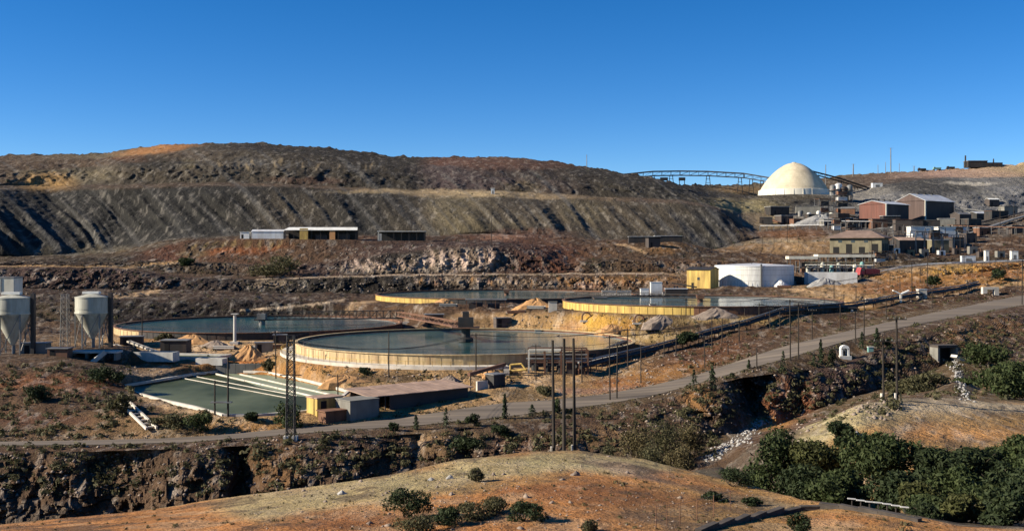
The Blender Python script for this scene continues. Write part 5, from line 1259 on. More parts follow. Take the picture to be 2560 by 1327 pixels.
# hip-roofed hall
b = Vector((PX(2148, 527), 527, ZY(634, 520)))
t = hut(0, 0, 24, 16, 7.6, math.radians(-30), "olive-walled hall with brown hip roof below the mill", 'olivewall', 'hallroof', 3.6, 'hip', base=b, name="hip_roofed_hall", cat="building", doors=0, over=1.6)
for k in range(4):
    xx = -9 + k * 6; MB().box(xx - 1.4, xx + 1.4, -8.06, -7.9, -.3, 4.6 if k % 2 else 3.2).build("opening", M['black'], t)
for k in range(3):
    MB().box(-8 + k * 6, -6.2 + k * 6, -8.05, -7.92, 5.2, 6.5).build("window", M['glass'], t)
for k in range(3):
    MB().box(12.0, 12.06, -6 + k * 4.5, -3.2 + k * 4.5, -.3, 4.8).build("opening", M['black'], t)
# substation frames right of the hall
def gantry(px, D, top, w, label, nbay=2, group=None):
    b = on(px, D); h = ZY(top, D) - b.z; t = thing("substation_gantry", label, "gantry", b, .15, group)
    for k in range(nbay + 1):
        xx = -w / 2 + w * k / nbay
        MB().bar((xx - .5, 0, -.5), (xx, 0, h), .3).bar((xx + .5, 0, -.5), (xx, 0, h), .3).build("column", M['steel'], t)
    MB().bar((-w / 2, 0, h), (w / 2, 0, h), .5, .35).bar((-w / 2, 0, h * .72), (w / 2, 0, h * .72), .35, .25).build("beam", M['steel'], t)
    for k in range(nbay * 2):
        xx = -w / 2 + w * (k + .5) / (nbay * 2); MB().tube((xx, 0, h - 1.6), (xx, 0, h - .15), .18, .18, 6).build("insulator", M['rust'], t)
    return t
gantry(2262, 548, 590, 12, "substation gantry just right of the hip-roofed hall"); gantry(2322, 545, 580, 14, "middle substation gantry below the larger mill building", 3)
gantry(2385, 550, 588, 12, "substation gantry left of the inclined right conveyor")
for k, (px, D, w_, h_, mt, lab) in enumerate([(2270, 560, 6, 5, 'block', "grey transformer house behind the first substation gantry"), (2345, 556, 9, 6, 'olivewall', "tan switch house between the substation gantries"), (2300, 600, 13, 7, 'white', "white low shed wall under the larger mill building"), (2362, 605, 10, 7, 'white', "white low shed at the right foot of the mill"), (2405, 640, 6, 4, 'galv', "pale small cabin right of the white low sheds"), (2232, 565, 8, 6, 'dark', "dark annex at the hall's right corner")]):
    hut(0, 0, w_, 5, h_, .1, lab, mt, 'galv' if mt != 'dark' else 'dark', base=on(px, D), name="service_shed", cat="shed", doors=1, wins=0)
conveyor([(2352, 606, 600), (2440, 578, 625), (2520, 552, 650), (2600, 528, 675)], "inclined conveyor rising off the right photo edge", 2.2, 2.4, [2380, 2430, 2480, 2530], 'steel', "inclined_conveyor")
for k, (px, D, top, w_, lab) in enumerate([(2466, 480, 627, 1.6, "white slim cabin on the bench at far right"), (2535, 482, 628, 3.0, "white square cabin on the bench at the right edge"), (2420, 470, 640, 6.0, "low pale cabin on the bench above the orange cut")]):
    eq_box(px, top, D, w_, 1.8, lab, 'white' if k < 2 else 'galv', name="bench_cabin", cat="cabin")
# guard rail along the bench road
pp = [on(px, 452 if px < 2400 else 455) for px in (2200, 2260, 2320, 2380, 2440, 2500, 2560, 2620)]
t = thing("guard_rail", "pale guard rail along the bench above the orange cut", "railing", pp[0])
m = MB()
for a, c in zip(pp, pp[1:]):
    m.bar(a - pp[0] + Vector((0, 0, .7)), c - pp[0] + Vector((0, 0, .7)), .12, .4)
m.build("rail", M['galv'], t)
for a, c in zip(pp, pp[1:]):
    for k in (0, .33, .66):
        p = a.lerp(c, k) - pp[0]; MB().bar((p.x, p.y, p.z - .5), (p.x, p.y, p.z + .9), .15).build("post", M['steel'], t)

# ------------------------------------------------------------------ white-roofed sheds on the terrace
b = Vector((PX(805, 556), 556, ZY(599, 556)))
t = thing("terrace_shed", "long white-roofed open shed with yellow panel on the terrace", "shed", b)
W2 = 92 * 556 / F
MB().add([(-W2, -5, 4.6), (W2, -5, 4.6), (W2 - 1.2, 4, 6.2), (-W2 + 1.2, 4, 6.2), (-W2, -5, 4.75), (W2, -5, 4.75), (W2 - 1.2, 4, 6.35), (-W2 + 1.2, 4, 6.35)], [(0, 3, 2, 1), (4, 5, 6, 7), (0, 1, 5, 4), (1, 2, 6, 5), (2, 3, 7, 6), (3, 0, 4, 7)]).build("roof", M['white'], t)
MB().box(-W2 + 1, W2 - 1, 3.4, 3.7, -.5, 6).build("rear_wall", M['dark'], t)
MB().box(-10.4, -6.2, -4.9, -4.6, -.4, 5.6).build("yellow_panel", M['yellow'], t)
MB().box(4.6, 7.4, -4.7, -4.5, -.4, 4.5).build("orange_panel", mat_plain("orange_panel_paint", (.5, .25, .1), .8, .2, .5), t)
for k in range(9):
    xx = -W2 + .8 + k * (2 * W2 - 1.6) / 8; MB().bar((xx, -4.4, -.5), (xx, -4.4, 4.6), .3).build("post", M['dark'], t)
MB().box(-3, 3, -2, 1, -.4, 2.4).build("stored_machine", M['darkwall'], t); MB().box(9, 14, -2, 1.5, -.4, 2.8).build("stored_machine", M['darkwall'], t)
hut(0, 0, 16, 6, 3.6, 0, "long low grey-roofed shed left of the white-roofed shed", 'galv', 'galv', 1.0, 'gable', base=Vector((PX(672, 556), 556, ZY(597, 556))), name="terrace_shed", cat="shed", doors=0)
hut(0, 0, 4.6, 4, 3.4, 0, "small white hut at the left end of the terrace sheds", 'white', 'white', base=Vector((PX(614, 555), 555, ZY(597, 556))), name="terrace_hut", cat="hut", doors=1)
b = Vector((PX(1005, 556), 556, ZY(602, 556))); t = thing("terrace_shed", "dark open shed with thin white roof right on the terrace", "shed", b)
W2 = 60 * 556 / F
MB().box(-W2, W2, -3.5, 3.5, 4.6, 4.85).build("roof", M['white'], t); MB().box(-W2 + .4, W2 - .4, 2.8, 3.1, -.5, 4.6).build("rear_wall", M['dark'], t)
for k in range(7):
    xx = -W2 + .6 + k * (2 * W2 - 1.2) / 6; MB().bar((xx, -3.2, -.5), (xx, -3.2, 4.6), .28).build("post", M['cream'] if k == 0 else M['dark'], t)
MB().box(-W2 + .2, -W2 + 2.2, -3.3, -1.5, -.4, 3.6).build("end_room", M['pile'], t)
for px, w_, lab in ((1610, 16, "dark low shed with pale roof line on the right terrace"), (1670, 14, "second low shed right of the dark low shed on the terrace")):
    hut(0, 0, w_, 5, 3.0, 0, lab, 'dark', 'galv', base=on(px, 566), name="terrace_shed", cat="shed", doors=0)
hut(0, 0, 6, 5, 4.2, .2, "brown block hut at the end of the pale ramp", 'darkwall', 'dark', base=on(1632, 545), name="ramp_hut", cat="hut")
b = on(1232, 690); t = thing("white_marker_tower", "small white tower standing on the edge of the waste dump", "tower", b); h_ = ZY(472, 690) - b.z
MB().box(-1.1, 1.1, -1.1, 1.1, -.5, h_).build("shaft", M['white'], t); MB().box(-1.4, 1.4, -1.4, 1.4, h_ + .002, h_ + .4).build("cap", M['whitec'], t); MB().box(-.5, .5, -1.16, -1.05, 0, 2).build("door", M['steel'], t)
# skyline buildings and parked trailers at far right
b = on(2457, 978); t = thing("skyline_building", "dark flat building on the far right skyline", "building", b)
hh = ZY(404, 978) - b.z
MB().box(-15, 2, -5, 5, -1, hh).build("main_hall", M['dark'], t); MB().box(2.02, 15.5, -5, 5, -1, hh * .72).build("low_wing", M['dark'], t); MB().box(-15.4, 2.3, -5.4, 5.4, hh + .01, hh + .5).build("roof", M['steel'], t)
MB().tube((-15.5, 0, 0), (-15.5, 0, ZY(389, 978) - b.z), .8, .7, 8).build("chimney", M['dark'], t); MB().tube((9.5, 0, 0), (9.5, 0, ZY(397, 978) - b.z), .9, .5, 8).build("vent_stack", M['dark'], t)
for k, (px, mt, nm) in enumerate([(2304, 'dark', "left"), (2342, 'teal', "middle"), (2376, 'dark', "right")]):
    b = on(px, 978)
    truck(b, 0, f"{nm} of three trucks parked along the far right skyline", mt, 1.0, mt, group="trucks on the far skyline")

# ------------------------------------------------------------------ poles and masts
def pole(px, D, top, label, r=.16, arms=1, mat='wood', base=None, stub=False, group=None, cat="pole", armw=1.1):
    b = on(px, D) if base is None else base
    h = ZY(top, b.y) - b.z
    t = thing("utility_pole", label, cat, b, 0, group)
    lean = math.sin(px * 1.7) * .012 * h
    MB().tube((0, 0, -.6), (lean, 0, h), r, r * .68, 8).build("shaft", M[mat], t)
    for k in range(arms):
        z = h - .35 - k * 1.0
        ca = MB().bar((-armw + lean, -.12, z), (armw + lean, -.12, z), .11).build("crossarm", M[mat], t)
        m = MB()
        for xx in (-armw * .9, -.3, .3, armw * .9):
            m.tube((xx + lean, -.12, z + .05), (xx + lean, -.12, z + .24), .05, .04, 6)
        m.build("insulator", M['steel'], ca)
    if stub:
        MB().box(-.3, -.12 - r * .2, -.25, .25, -.4, .9).build("footing", M['conc'], t)
    return t
G = "tall poles on the foreground crest"
pole(1385, 91, 850, "left of three tall dark poles on the foreground crest", .15, 0, stub=True, group=G)
pole(1410, 90, 846, "middle of three tall dark poles on the foreground crest", .16, 0, stub=False, group=G)
pole(1437, 91.5, 845, "right of three tall dark poles on the foreground crest", .15, 0, stub=True, group=G)
pole(2243, 123, 790, "right of two tall poles on the right hill crest", .16, 1, stub=True); pole(2209, 123, 845, "left of two tall poles on the right hill crest", .14, 1, stub=True)
mid = [(972, 206, 828, 0, "thin pole in front of the near thickener's left half"), (1190, 208, 832, 1, "thin pole in front of the near thickener's right half"), (845, 178, 935, 1, "pole standing behind the yellow hut by the long shed"),
 (355, 262, 765, 1, "dark pole before the left thickener's left end"), (690, 222, 828, 1, "thin pole between the sand heap and the near thickener"),
 (1525, 181, 838, 1, "left of two poles by the road bend"), (1542, 182, 858, 1, "right of two poles by the road bend"), (1570, 210, 820, 1, "pole rising beside the dark inclined conveyor"),
 (1976, 203, 748, 1, "taller of two poles on the verge left of the white shrine"), (1996, 204, 757, 1, "shorter of two poles on the verge left of the white shrine"), (1892, 197, 868, 0, "short bare pole on the road verge"), (1898, 262, 757, 1, "pole beside the pipe rack below the right thickener"), (2019, 272, 758, 1, "pole beside the pipe rack right of the thickener"),
 (2139, 219, 778, 1, "left of two poles on the road edge right of the shrine"), (2160, 222, 745, 1, "right of two poles on the road edge right of the shrine"), (2555, 296, 648, 2, "pole at the right photo edge beside the haul road"),
 (2280, 330, 655, 1, "pole on the orange slope below the substation"), (2318, 350, 640, 1, "second pole on the orange slope below the substation"), (2365, 405, 650, 1, "left pole before the orange cut"), (2430, 408, 650, 1, "middle pole before the orange cut"), (2490, 412, 645, 1, "right pole before the orange cut"),
 (1228, 512, 498, 1, "tall pole on the dark mound below the dump"), (1028, 553, 545, 1, "pole rising above the dark open terrace shed"), (1715, 268, 745, 1, "pole below the right part of the bright yellow wall"), (1780, 236, 790, 0, "left of two slender poles on the brown slope above the road"), (1805, 238, 795, 0, "right of two slender poles on the brown slope above the road"), (1848, 240, 800, 1, "pole on the brown slope near the pipe rack"),
 (1968, 600, 540, 1, "pole on the slope below the dome"), (2085, 330, 700, 1, "pole on the slope below the white-walled tank"), (2140, 318, 715, 1, "pole right of the pale track below the white-walled tank"), (1880, 424, 655, 0, "thin pole in front of the white tank"), (2180, 450, 600, 1, "pole right of the cream canopy"), (2500, 640, 520, 1, "left pole under the right inclined conveyor"), (2535, 646, 505, 1, "right pole under the right inclined conveyor"), (490, 300, 765, 0, "thin pole behind the left thickener's water")]
for px, D, top, arms, lab in mid:
    if px == 490:
        D = 352
    pole(px, D, top, lab, .11 + .00012 * D, arms, armw=.8 + D * .001)
G = "masts on the skyline"
for px, top, D, lab, r_ in [(2227, 370, 975, "tallest slender mast on the far right skyline", .55), (2214, 405, 978, "short mast just left of the tallest skyline mast", .3), (2133, 410, 975, "mast on the skyline right of the dome", .6), (2195, 412, 978, "thin mast between dome and tallest skyline mast", .3), (2248, 408, 978, "thin mast right of the tallest skyline mast", .3), (2285, 415, 978, "short post left of the skyline trucks", .5), (2064, 412, 900, "mast directly behind the dome's right side", .4), (1467, 387, 818, "lone thin mast on the skyline left of the conveyor bridge", .3)]:
    pole(px, D, top, lab, r_, 1 if r_ > .4 else 0, 'steel', group=G, cat="mast", armw=2.0)
lattice(2303, 560, 600, 2.2, "dark lattice pylon in the substation", 'dark', 10, False, ((.9, 3), (.75, 3)))

# ------------------------------------------------------------------ roadside shrine, culvert, box
b = on(2111, 210); t = thing("roadside_shrine", "small white shrine with arched niche on the road verge", "shrine", b)
MB().box(-1.15, 1.15, -.9, .9, -.4, .35).build("plinth", M['whitec'], t)
MB().box(-.8, -.45, -.6, .6, .35, 1.75).box(.45, .8, -.6, .6, .35, 1.75).box(-.45, .45, .35, .6, .35, 1.75).build("wall", M['white'], t)
m = MB(); vs = []
for k in range(9):
    an = math.pi * k / 8; vs += [(math.cos(an) * .45, -.6, 1.5 + math.sin(an) * .3), (math.cos(an) * .8, -.6, 1.75 + math.sin(an) * .62), (math.cos(an) * .45, .6, 1.5 + math.sin(an) * .3), (math.cos(an) * .8, .6, 1.75 + math.sin(an) * .62)]
fs = []
for k in range(8):
    a = k * 4; c = a + 4; fs += [(a, a + 1, c + 1, c), (a + 1, a + 3, c + 3, c + 1), (a + 2, c + 2, c + 3, a + 3), (a, c, c + 2, a + 2)]
m.add(vs, fs).build("arch", M['white'], t)
MB().box(-.18, .18, -.1, .2, .35, 1.2).build("figure", M['stone'], t)
b = on(2176, 214); t = thing("meter_box", "small teal box right of the white shrine", "box", b); MB().box(-.5, .5, -.35, .35, -.3, .9).build("case", M['teal'], t); MB().box(-.6, .6, -.45, .45, .902, 1.0).build("lid", M['whitec'], t)
b = hit(2364, 905); t = thing("culvert_portal", "dark square culvert mouth above the stony stream", "culvert", b, math.radians(12))
MB().box(-2.2, -1.75, -.8, 2, -.5, 2.9).build("abutment", M['block'], t); MB().box(1.75, 2.2, -.8, 2, -.5, 2.9).build("abutment", M['block'], t); MB().box(-2.2, 2.2, -.85, 2, 2.902, 3.4).build("lintel", M['stone'], t); MB().box(-1.74, 1.74, 1.2, 1.5, -.5, 2.9).build("dark_throat", M['black'], t)
b = hit(2400, 905); t = thing("concrete_slab", "tilted white concrete slab right of the culvert mouth", "slab", b + Vector((.3, 0, .3))); t.rotation_euler = (0, .5, .3); MB().box(-2.0, 2.0, -.9, .9, -.25, .25).build("slab", M['whitec'], t)
b = on(2475, 330); t = thing("pale_arch_block", "pale concrete arch block beside the upper road", "block", b)
MB().box(-2.4, -1.1, -.7, .7, -.5, 1.6).build("leg", M['conc'], t); MB().box(1.1, 2.4, -.7, .7, -.5, 1.6).build("leg", M['conc'], t); MB().box(-2.4, 2.4, -.72, .72, 1.602, 2.3).build("lintel", M['conc'], t)
eq_box(2304, 752, 316, 2.4, 2.0, "grey small cabin beside the pipe rack uphill", 'conc', h=2.6, name="valve_cabin", cat="cabin")
b = on(2252, 303); t = thing("launder_funnel", "white v-shaped funnel on a post by the pipe rack", "funnel", b)
MB().add([(-2.2, -.5, 3.2), (0, -.5, 2.2), (2.2, -.5, 3.2), (-2.2, .5, 3.2), (0, .5, 2.2), (2.2, .5, 3.2), (-2.2, -.5, 3.5), (0, -.5, 2.55), (2.2, -.5, 3.5), (-2.2, .5, 3.5), (0, .5, 2.55), (2.2, .5, 3.5)], [(0, 1, 7, 6), (1, 2, 8, 7), (3, 9, 10, 4), (4, 10, 11, 5), (6, 7, 10, 9), (7, 8, 11, 10), (0, 3, 4, 1), (1, 4, 5, 2), (0, 6, 9, 3), (2, 5, 11, 8)]).build("trough", M['white'], t)
MB().bar((0, 0, -.4), (0, 0, 2.2), .5).build("post", M['conc'], t)
# beams lying on the right thickener's berm
b = on(2085, 284); t = thing("pipe_bundle", "dark pipe bundle lying right of the right thickener", "pipeline", b)
MB().tube((-7, 0, .9), (6, .6, .9), .3, .3, 8).tube((-7, .8, .9), (6, 1.4, .9), .3, .3, 8).build("pipe", M['dark'], t)
MB().box(-6, -5.5, -.3, 1.3, -.3, .6).box(4.5, 5, .2, 1.9, -.3, .6).build("sleeper", M['conc'], t)

# ------------------------------------------------------------------ foreground wall, parapet and fence
wl_ = [(1745, 1336), (1790, 1319), (1830, 1305), (1870, 1291), (1910, 1277), (1955, 1265), (2000, 1258), (2050, 1255), (2100, 1258), (2150, 1265), (2200, 1274), (2250, 1284), (2300, 1296)]
pw_ = [on(px, D_) for (px, py), D_ in zip(wl_, (52.5, 54, 55.5, 57, 58.5, 60, 61, 61, 60.3, 59.3, 58.2, 57.2, 56.2))]
t = thing("stepped_stone_wall", "low dark stepped stone wall curving across the right foreground", "wall", pw_[0])
for k, (a, c) in enumerate(zip(pw_, pw_[1:])):
    a = a - pw_[0]; c = c - pw_[0]; z = max(a.z, c.z) + .12
    d = (c - a).normalized() * .012
    MB().bar((a.x, a.y, z - .4 + .004 * (k % 2)), (c.x - d.x, c.y - d.y, z - .4 + .004 * (k % 2)), .32 + .01 * (k % 2), .8).build("wall_panel", M['stone'], t)
    MB().bar((a.x, a.y, z + .035), (c.x - d.x, c.y - d.y, z + .035), .36, .06).build("coping", M['stone'], t)
for k in range(7):
    px = 2130 + k * 22; py = 1256 + k * 4.2
    p = on(px, 62.3 - k * .55) + Vector((0, 0, .42)); t2_ = None
    if k == 0:
        rt = thing("white_parapet", "row of short white rails behind the curved stone wall", "railing", p - Vector((0, 0, .42))); O_ = rt.location.copy()
    q = p - O_; MB().bar((q.x - .25, q.y, q.z), (q.x + .2, q.y - .05, q.z - .03), .08, .06).build("rail", M['white'], rt)
    MB().bar((q.x, q.y, q.z - .6), (q.x, q.y, q.z - .03), .06).build("post", M['stone'], rt)
fp = [hit(px, py) for px, py in [(1640, 1322), (1667, 1318), (1700, 1312), (1742, 1302), (1784, 1290), (1826, 1276)]]
t = thing("wire_fence", "thin wire fence with slender posts in the right foreground", "fence", fp[0])
for p in fp:
    q = p - fp[0]; MB().tube((q.x, q.y, q.z - .2), (q.x, q.y, q.z + 1.15), .022, .02, 6).build("post", M['rust'], t)
m = MB()
for a, c in zip(fp, fp[1:]):
    for z in (.4, .75, 1.1):
        m.tube(a - fp[0] + Vector((0, 0, z)), c - fp[0] + Vector((0, 0, z)), .006, .006, 4)
m.build("wire", M['steel'], t)
# ------------------------------------------------------------------ dense works around the mill and yard clutter
ORD = ["first", "second", "third", "fourth", "fifth", "sixth", "seventh", "eighth", "ninth", "tenth", "eleventh", "twelfth", "thirteenth", "fourteenth", "fifteenth", "sixteenth", "seventeenth", "eighteenth", "nineteenth", "twentieth", "twenty-first", "twenty-second", "twenty-third", "twenty-fourth", "twenty-fifth", "twenty-sixth", "twenty-seventh", "twenty-eighth", "twenty-ninth", "thirtieth", "thirty-first", "thirty-second", "thirty-third", "thirty-fourth"]
def nth(v, vals):
    return ORD[sorted(vals).index(v)]
def steel_stand(px, D, w, d, h, lv, label, group=None, mat='dark', box=True):
    b = on(px, D); t = thing("steel_stand", label, "frame", b, .12, group)
    for sx in (-1, 1):
        for sy in (-1, 1):
            MB().bar((sx * w / 2, sy * d / 2, -.6), (sx * w / 2, sy * d / 2, h), .28).build("column", M['steel' if mat == 'dark' else mat], t)
    for k in range(lv):
        z = h * (k + 1) / lv
        MB().box(-w / 2 - .2, w / 2 + .2, -d / 2 - .2, d / 2 + .2, z - .15, z).build("floor_deck", M['rust' if k % 2 else 'steel'], t)
        MB().bar((-w / 2, -d / 2, z - h / lv), (w / 2, -d / 2, z - .2), .14).build("brace", M['steel'], t)
        if box and k < lv:
            MB().box(-w * .3, w * .25, -d * .25, d * .3, z - h / lv + .02, z - h / lv * .35).build("machine", M[('dark', 'galv', 'rust')[(k + int(px)) % 3]], t)
    return t
for a in [(2128, 600, 9, 6, 9, 3, "tall dark steel stand left of the hall's rear"), (2248, 560, 9, 6, 9, 3, "dark steel stand behind the hall's right corner"), (2292, 575, 10, 6, 8, 2, "steel stand in front of the white low shed wall"), (2338, 580, 8, 6, 9, 3, "steel stand right of the white low shed wall"), (2395, 610, 9, 6, 8, 2, "steel stand at the foot of the right inclined conveyor"),
          (2200, 498, 8, 5, 5, 2, "low steel stand right of the cream canopy"), (2092, 640, 8, 6, 7, 2, "steel stand on the slope below the grey ore heap"), (1945, 470, 6, 4, 5, 2, "steel stand behind the white round tank"), (2012, 452, 6, 4, 5, 2, "steel stand between round tank and vessels"), (1672, 372, 5, 4, 4.5, 2, "steel stand left of the yellow hut"), (2105, 760, 12, 8, 16, 4, "tall steel stand right of the dome among the vessels"), (2060, 752, 10, 8, 9, 2, "steel stand at the dome's right foot")]:
    steel_stand(*a)
b = on(2268, 548); hut(0, 0, 14, 9, 6.5, math.radians(12), "black open-sided hall right of the hip-roofed hall", 'dark', 'brownroof', 1.6, 'gable', base=b, name="dark_hall", cat="building", doors=2)
hut(0, 0, 11, 7, 6, math.radians(30), "dark grey shed right of the larger mill building", 'darkwall', 'steel', 1.4, 'gable', base=on(2402, 690), name="works_shed", cat="shed")
hut(0, 0, 16, 8, 5, math.radians(20), "long dark shed on the slope right of the mill", 'dark', 'galv', 1.2, 'gable', base=on(2455, 720), name="works_shed", cat="shed")
hut(0, 0, 9, 6, 5, math.radians(-20), "rusty shed between dome and red mill building", 'rust', 'steel', 1.2, 'gable', base=on(2120, 735), name="works_shed", cat="shed")
hut(0, 0, 8, 6, 4, math.radians(10), "pale-roofed shed at the upper right of the mill", 'darkwall', 'white', 1.0, 'gable', base=on(2480, 800), name="works_shed", cat="shed")
conveyor([(2388, 518, 735), (2460, 528, 725), (2530, 540, 715)], "long grey conveyor sloping down right of the larger mill", 2.0, 2.4, [2410, 2450, 2500], 'steel', "mill_conveyor")
conveyor([(2370, 548, 690), (2450, 556, 680), (2560, 530, 690)], "dark conveyor crossing the slope below the grey one", 2.0, 2.4, [2400, 2440, 2500], 'dark', "mill_conveyor")
conveyor([(2020, 520, 780), (2085, 532, 745), (2150, 540, 722)], "dark conveyor from the dome's foot to the red mill", 2.4, 2.6, [2040, 2075, 2110], 'dark', "mill_conveyor")
conveyor([(1958, 560, 690), (1918, 545, 705)], "short steep conveyor on the brown slope below the dome", 2.0, 2.2, [1930], 'rust', "mill_conveyor")
G = "small drums and vessels below the dome"
SPL = [(2022, 720), (2046, 726), (2066, 716), (2090, 712), (2112, 708), (2132, 706), (2000, 728), (2078, 722)]
SP = [q[0] for q in SPL]
for k, (px, D) in enumerate(SPL):
    b = on(px, D); t = thing("process_drum", f"{nth(px, SP)} small upright drum from the left below the dome", "tank", b, 0, G)
    MB().lathe([(1.4, -.5), (1.4, 3.0), (.9, 3.6), (.02, 3.8)], 14).build("shell", M[('galv', 'white', 'steel', 'cream')[k % 4]], t, smooth=True)
    MB().tube((1.2, 0, 2.6), (3.0, 0, 2.6), .25, .25, 6).build("pipe", M['steel'], t)
G = "small cabins in the substation yard"
SPL = [(2240, 520, 'galv'), (2276, 525, 'olivewall'), (2312, 528, 'block'), (2352, 530, 'galv'), (2392, 532, 'darkwall'), (2432, 535, 'block'), (2452, 500, 'darkwall'), (2500, 500, 'block')]
SP = [q[0] for q in SPL]
for k, (px, D, mt) in enumerate(SPL):
    b = on(px, D); t = thing("switch_cabinet", f"{nth(px, SP)} small equipment cabinet from the left in the substation yard", "cabinet", b, .1, G)
    MB().box(-1.5 - .4 * (k % 3), 1.5 + .3 * (k % 2), -1.2, 1.2, -.5, 2.4 + .5 * (k % 3)).build("case", M[mt], t)
    MB().box(-.6, .6, -1.24, -1.15, 0, 1.9).build("door", M['black'], t)
    MB().tube((0, 0, 2), (0, 0, 4.2), .22, .18, 6).build("bushing", M['rust'], t)
G = "slender poles of the right-hand works"
SPL = [(2250, 340, 690), (2300, 372, 668), (2345, 380, 672), (2395, 382, 660), (2410, 425, 640), (2455, 395, 655), (2475, 430, 636), (2520, 420, 640), (2225, 380, 680), (2195, 350, 700), (2110, 300, 735), (2060, 295, 742), (2235, 470, 610), (2340, 470, 600), (2400, 500, 585), (2440, 560, 560), (1935, 560, 590), (1905, 570, 585), (1862, 268, 770), (1925, 256, 768), (1950, 252, 770), (1660, 224, 840), (1690, 228, 830), (1820, 220, 850), (1602, 196, 862), (1762, 206, 838), (2030, 231, 772), (2100, 244, 760), (2215, 262, 742), (2330, 292, 712), (1455, 198, 868), (1340, 200, 860), (2420, 300, 700), (2545, 345, 670)]
SP = [q[0] for q in SPL]
for k, (px, D, top) in enumerate(SPL):
    pole(px, D, top, f"{nth(px, SP)} slender dark pole from the left over the right slope", .09 + .00011 * D, 1 if k % 3 else 0, group=G, armw=.9)
# overhead wires along the road poles
def wires(pts, label, r_=.03, n=3, spread=.7):
    t = thing("overhead_wires", label, "wire", pts[0]); O = t.location.copy()
    for k in range(n):
        m = MB(); off = Vector(((k - (n - 1) / 2) * spread, 0, 0))
        for a, c in zip(pts, pts[1:]):
            pr = None; L = (c - a).length
            for i in range(9):
                q = i / 8; p = a.lerp(c, q) + off - O - Vector((0, 0, .03 * L * 4 * q * (1 - q)))
                if pr:
                    m.tube(pr, p, r_, r_, 4)
                pr = p
        m.build("wire", M['dark'], t)
def tip(px, D, top):
    return P(px, top + 4, D)
wires([tip(1525, 181, 838), tip(1976, 203, 748), tip(2160, 222, 745), tip(2555, 296, 648)], "three sagging wires along the haul road poles")
wires([tip(727, 151, 850), tip(1190, 208, 832), tip(1570, 210, 820), tip(1898, 262, 757), tip(2019, 272, 758)], "sagging wires crossing in front of the near thickener")
wires([tip(1715, 268, 745), tip(2085, 330, 700), tip(2280, 330, 655), tip(2490, 412, 645)], "sagging wires over the right slope below the white tanks")
# flat-roofed sheds packed between the mill, the hall and the right edge
WS = [(1915, 690, 8, 4, 'dark'), (1960, 700, 10, 4, 'darkwall'), (1990, 690, 7, 4, 'rust'), (2030, 700, 9, 5, 'dark'), (2068, 672, 8, 4, 'block'), (2110, 668, 9, 5, 'dark'), (2135, 650, 8, 5, 'darkwall'), (2160, 660, 10, 5, 'dark'), (2195, 640, 9, 5, 'rust'), (2225, 650, 10, 6, 'dark'), (2255, 630, 9, 6, 'darkwall'), (2285, 640, 9, 5, 'dark'),
      (2325, 640, 10, 6, 'dark'), (2365, 650, 9, 6, 'block'), (2385, 575, 9, 5, 'dark'), (2420, 590, 8, 5, 'darkwall'), (2428, 655, 10, 5, 'dark'), (2455, 620, 8, 4, 'rust'), (2490, 690, 12, 5, 'dark'), (2520, 730, 10, 5, 'block'), (2540, 610, 8, 4, 'darkwall'), (2210, 535, 8, 5, 'dark'), (2305, 562, 8, 5, 'dark'), (2345, 590, 9, 5, 'darkwall')]
for k, (px, D, w_, h_, mt) in enumerate(WS):
    hut(0, 0, w_, w_ * .6, h_, (k * 37 % 40 - 12) * .02, f"{nth(px, [q[0] for q in WS])} low flat-roofed shed from the left among the mill works", mt, ('steel', 'galv', 'rust', 'dark')[k % 4], base=on(px, D), name="flat_roofed_shed", cat="shed", doors=1 + k % 2)
for k, (a, c, h_, lab) in enumerate([((2040, 655), (2180, 640), 4, "pipe rack below the ore heap left of the hall's rear"), ((2180, 625), (2420, 600), 5, "long pipe rack behind the substation gantries"), ((2380, 640), (2560, 600), 4, "pipe rack running to the right edge below the conveyor"), ((1900, 660), (2060, 640), 3, "pipe rack crossing the brown slope below the dome"), ((2050, 505), (2240, 500), 3.5, "pipe rack in front of the hip-roofed hall")]):
    A = on(a[0], a[1]); B = on(c[0], c[1]); t = thing("works_pipe_rack", lab, "pipeline", A); n_ = 9
    for j in range(n_ + 1):
        p = A.lerp(B, j / n_); gz = ground(p.x, p.y); q = p - A; zt = (A.z + (B.z - A.z) * j / n_) - A.z + h_
        MB().bar((q.x, q.y - .8, gz - A.z - .6), (q.x, q.y - .8, zt), .22).bar((q.x, q.y + .8, gz - A.z - .6), (q.x, q.y + .8, zt), .22).bar((q.x, q.y - 1, zt - .1), (q.x, q.y + 1, zt - .1), .2).build("trestle", M['steel'], t)
    for j in range(3):
        of = Vector((0, -.6 + .6 * j, h_ + .2)); MB().tube(of, B - A + of, .22, .22, 6).build("pipe", M[('galv', 'dark', 'rust')[(j + k) % 3]], t)
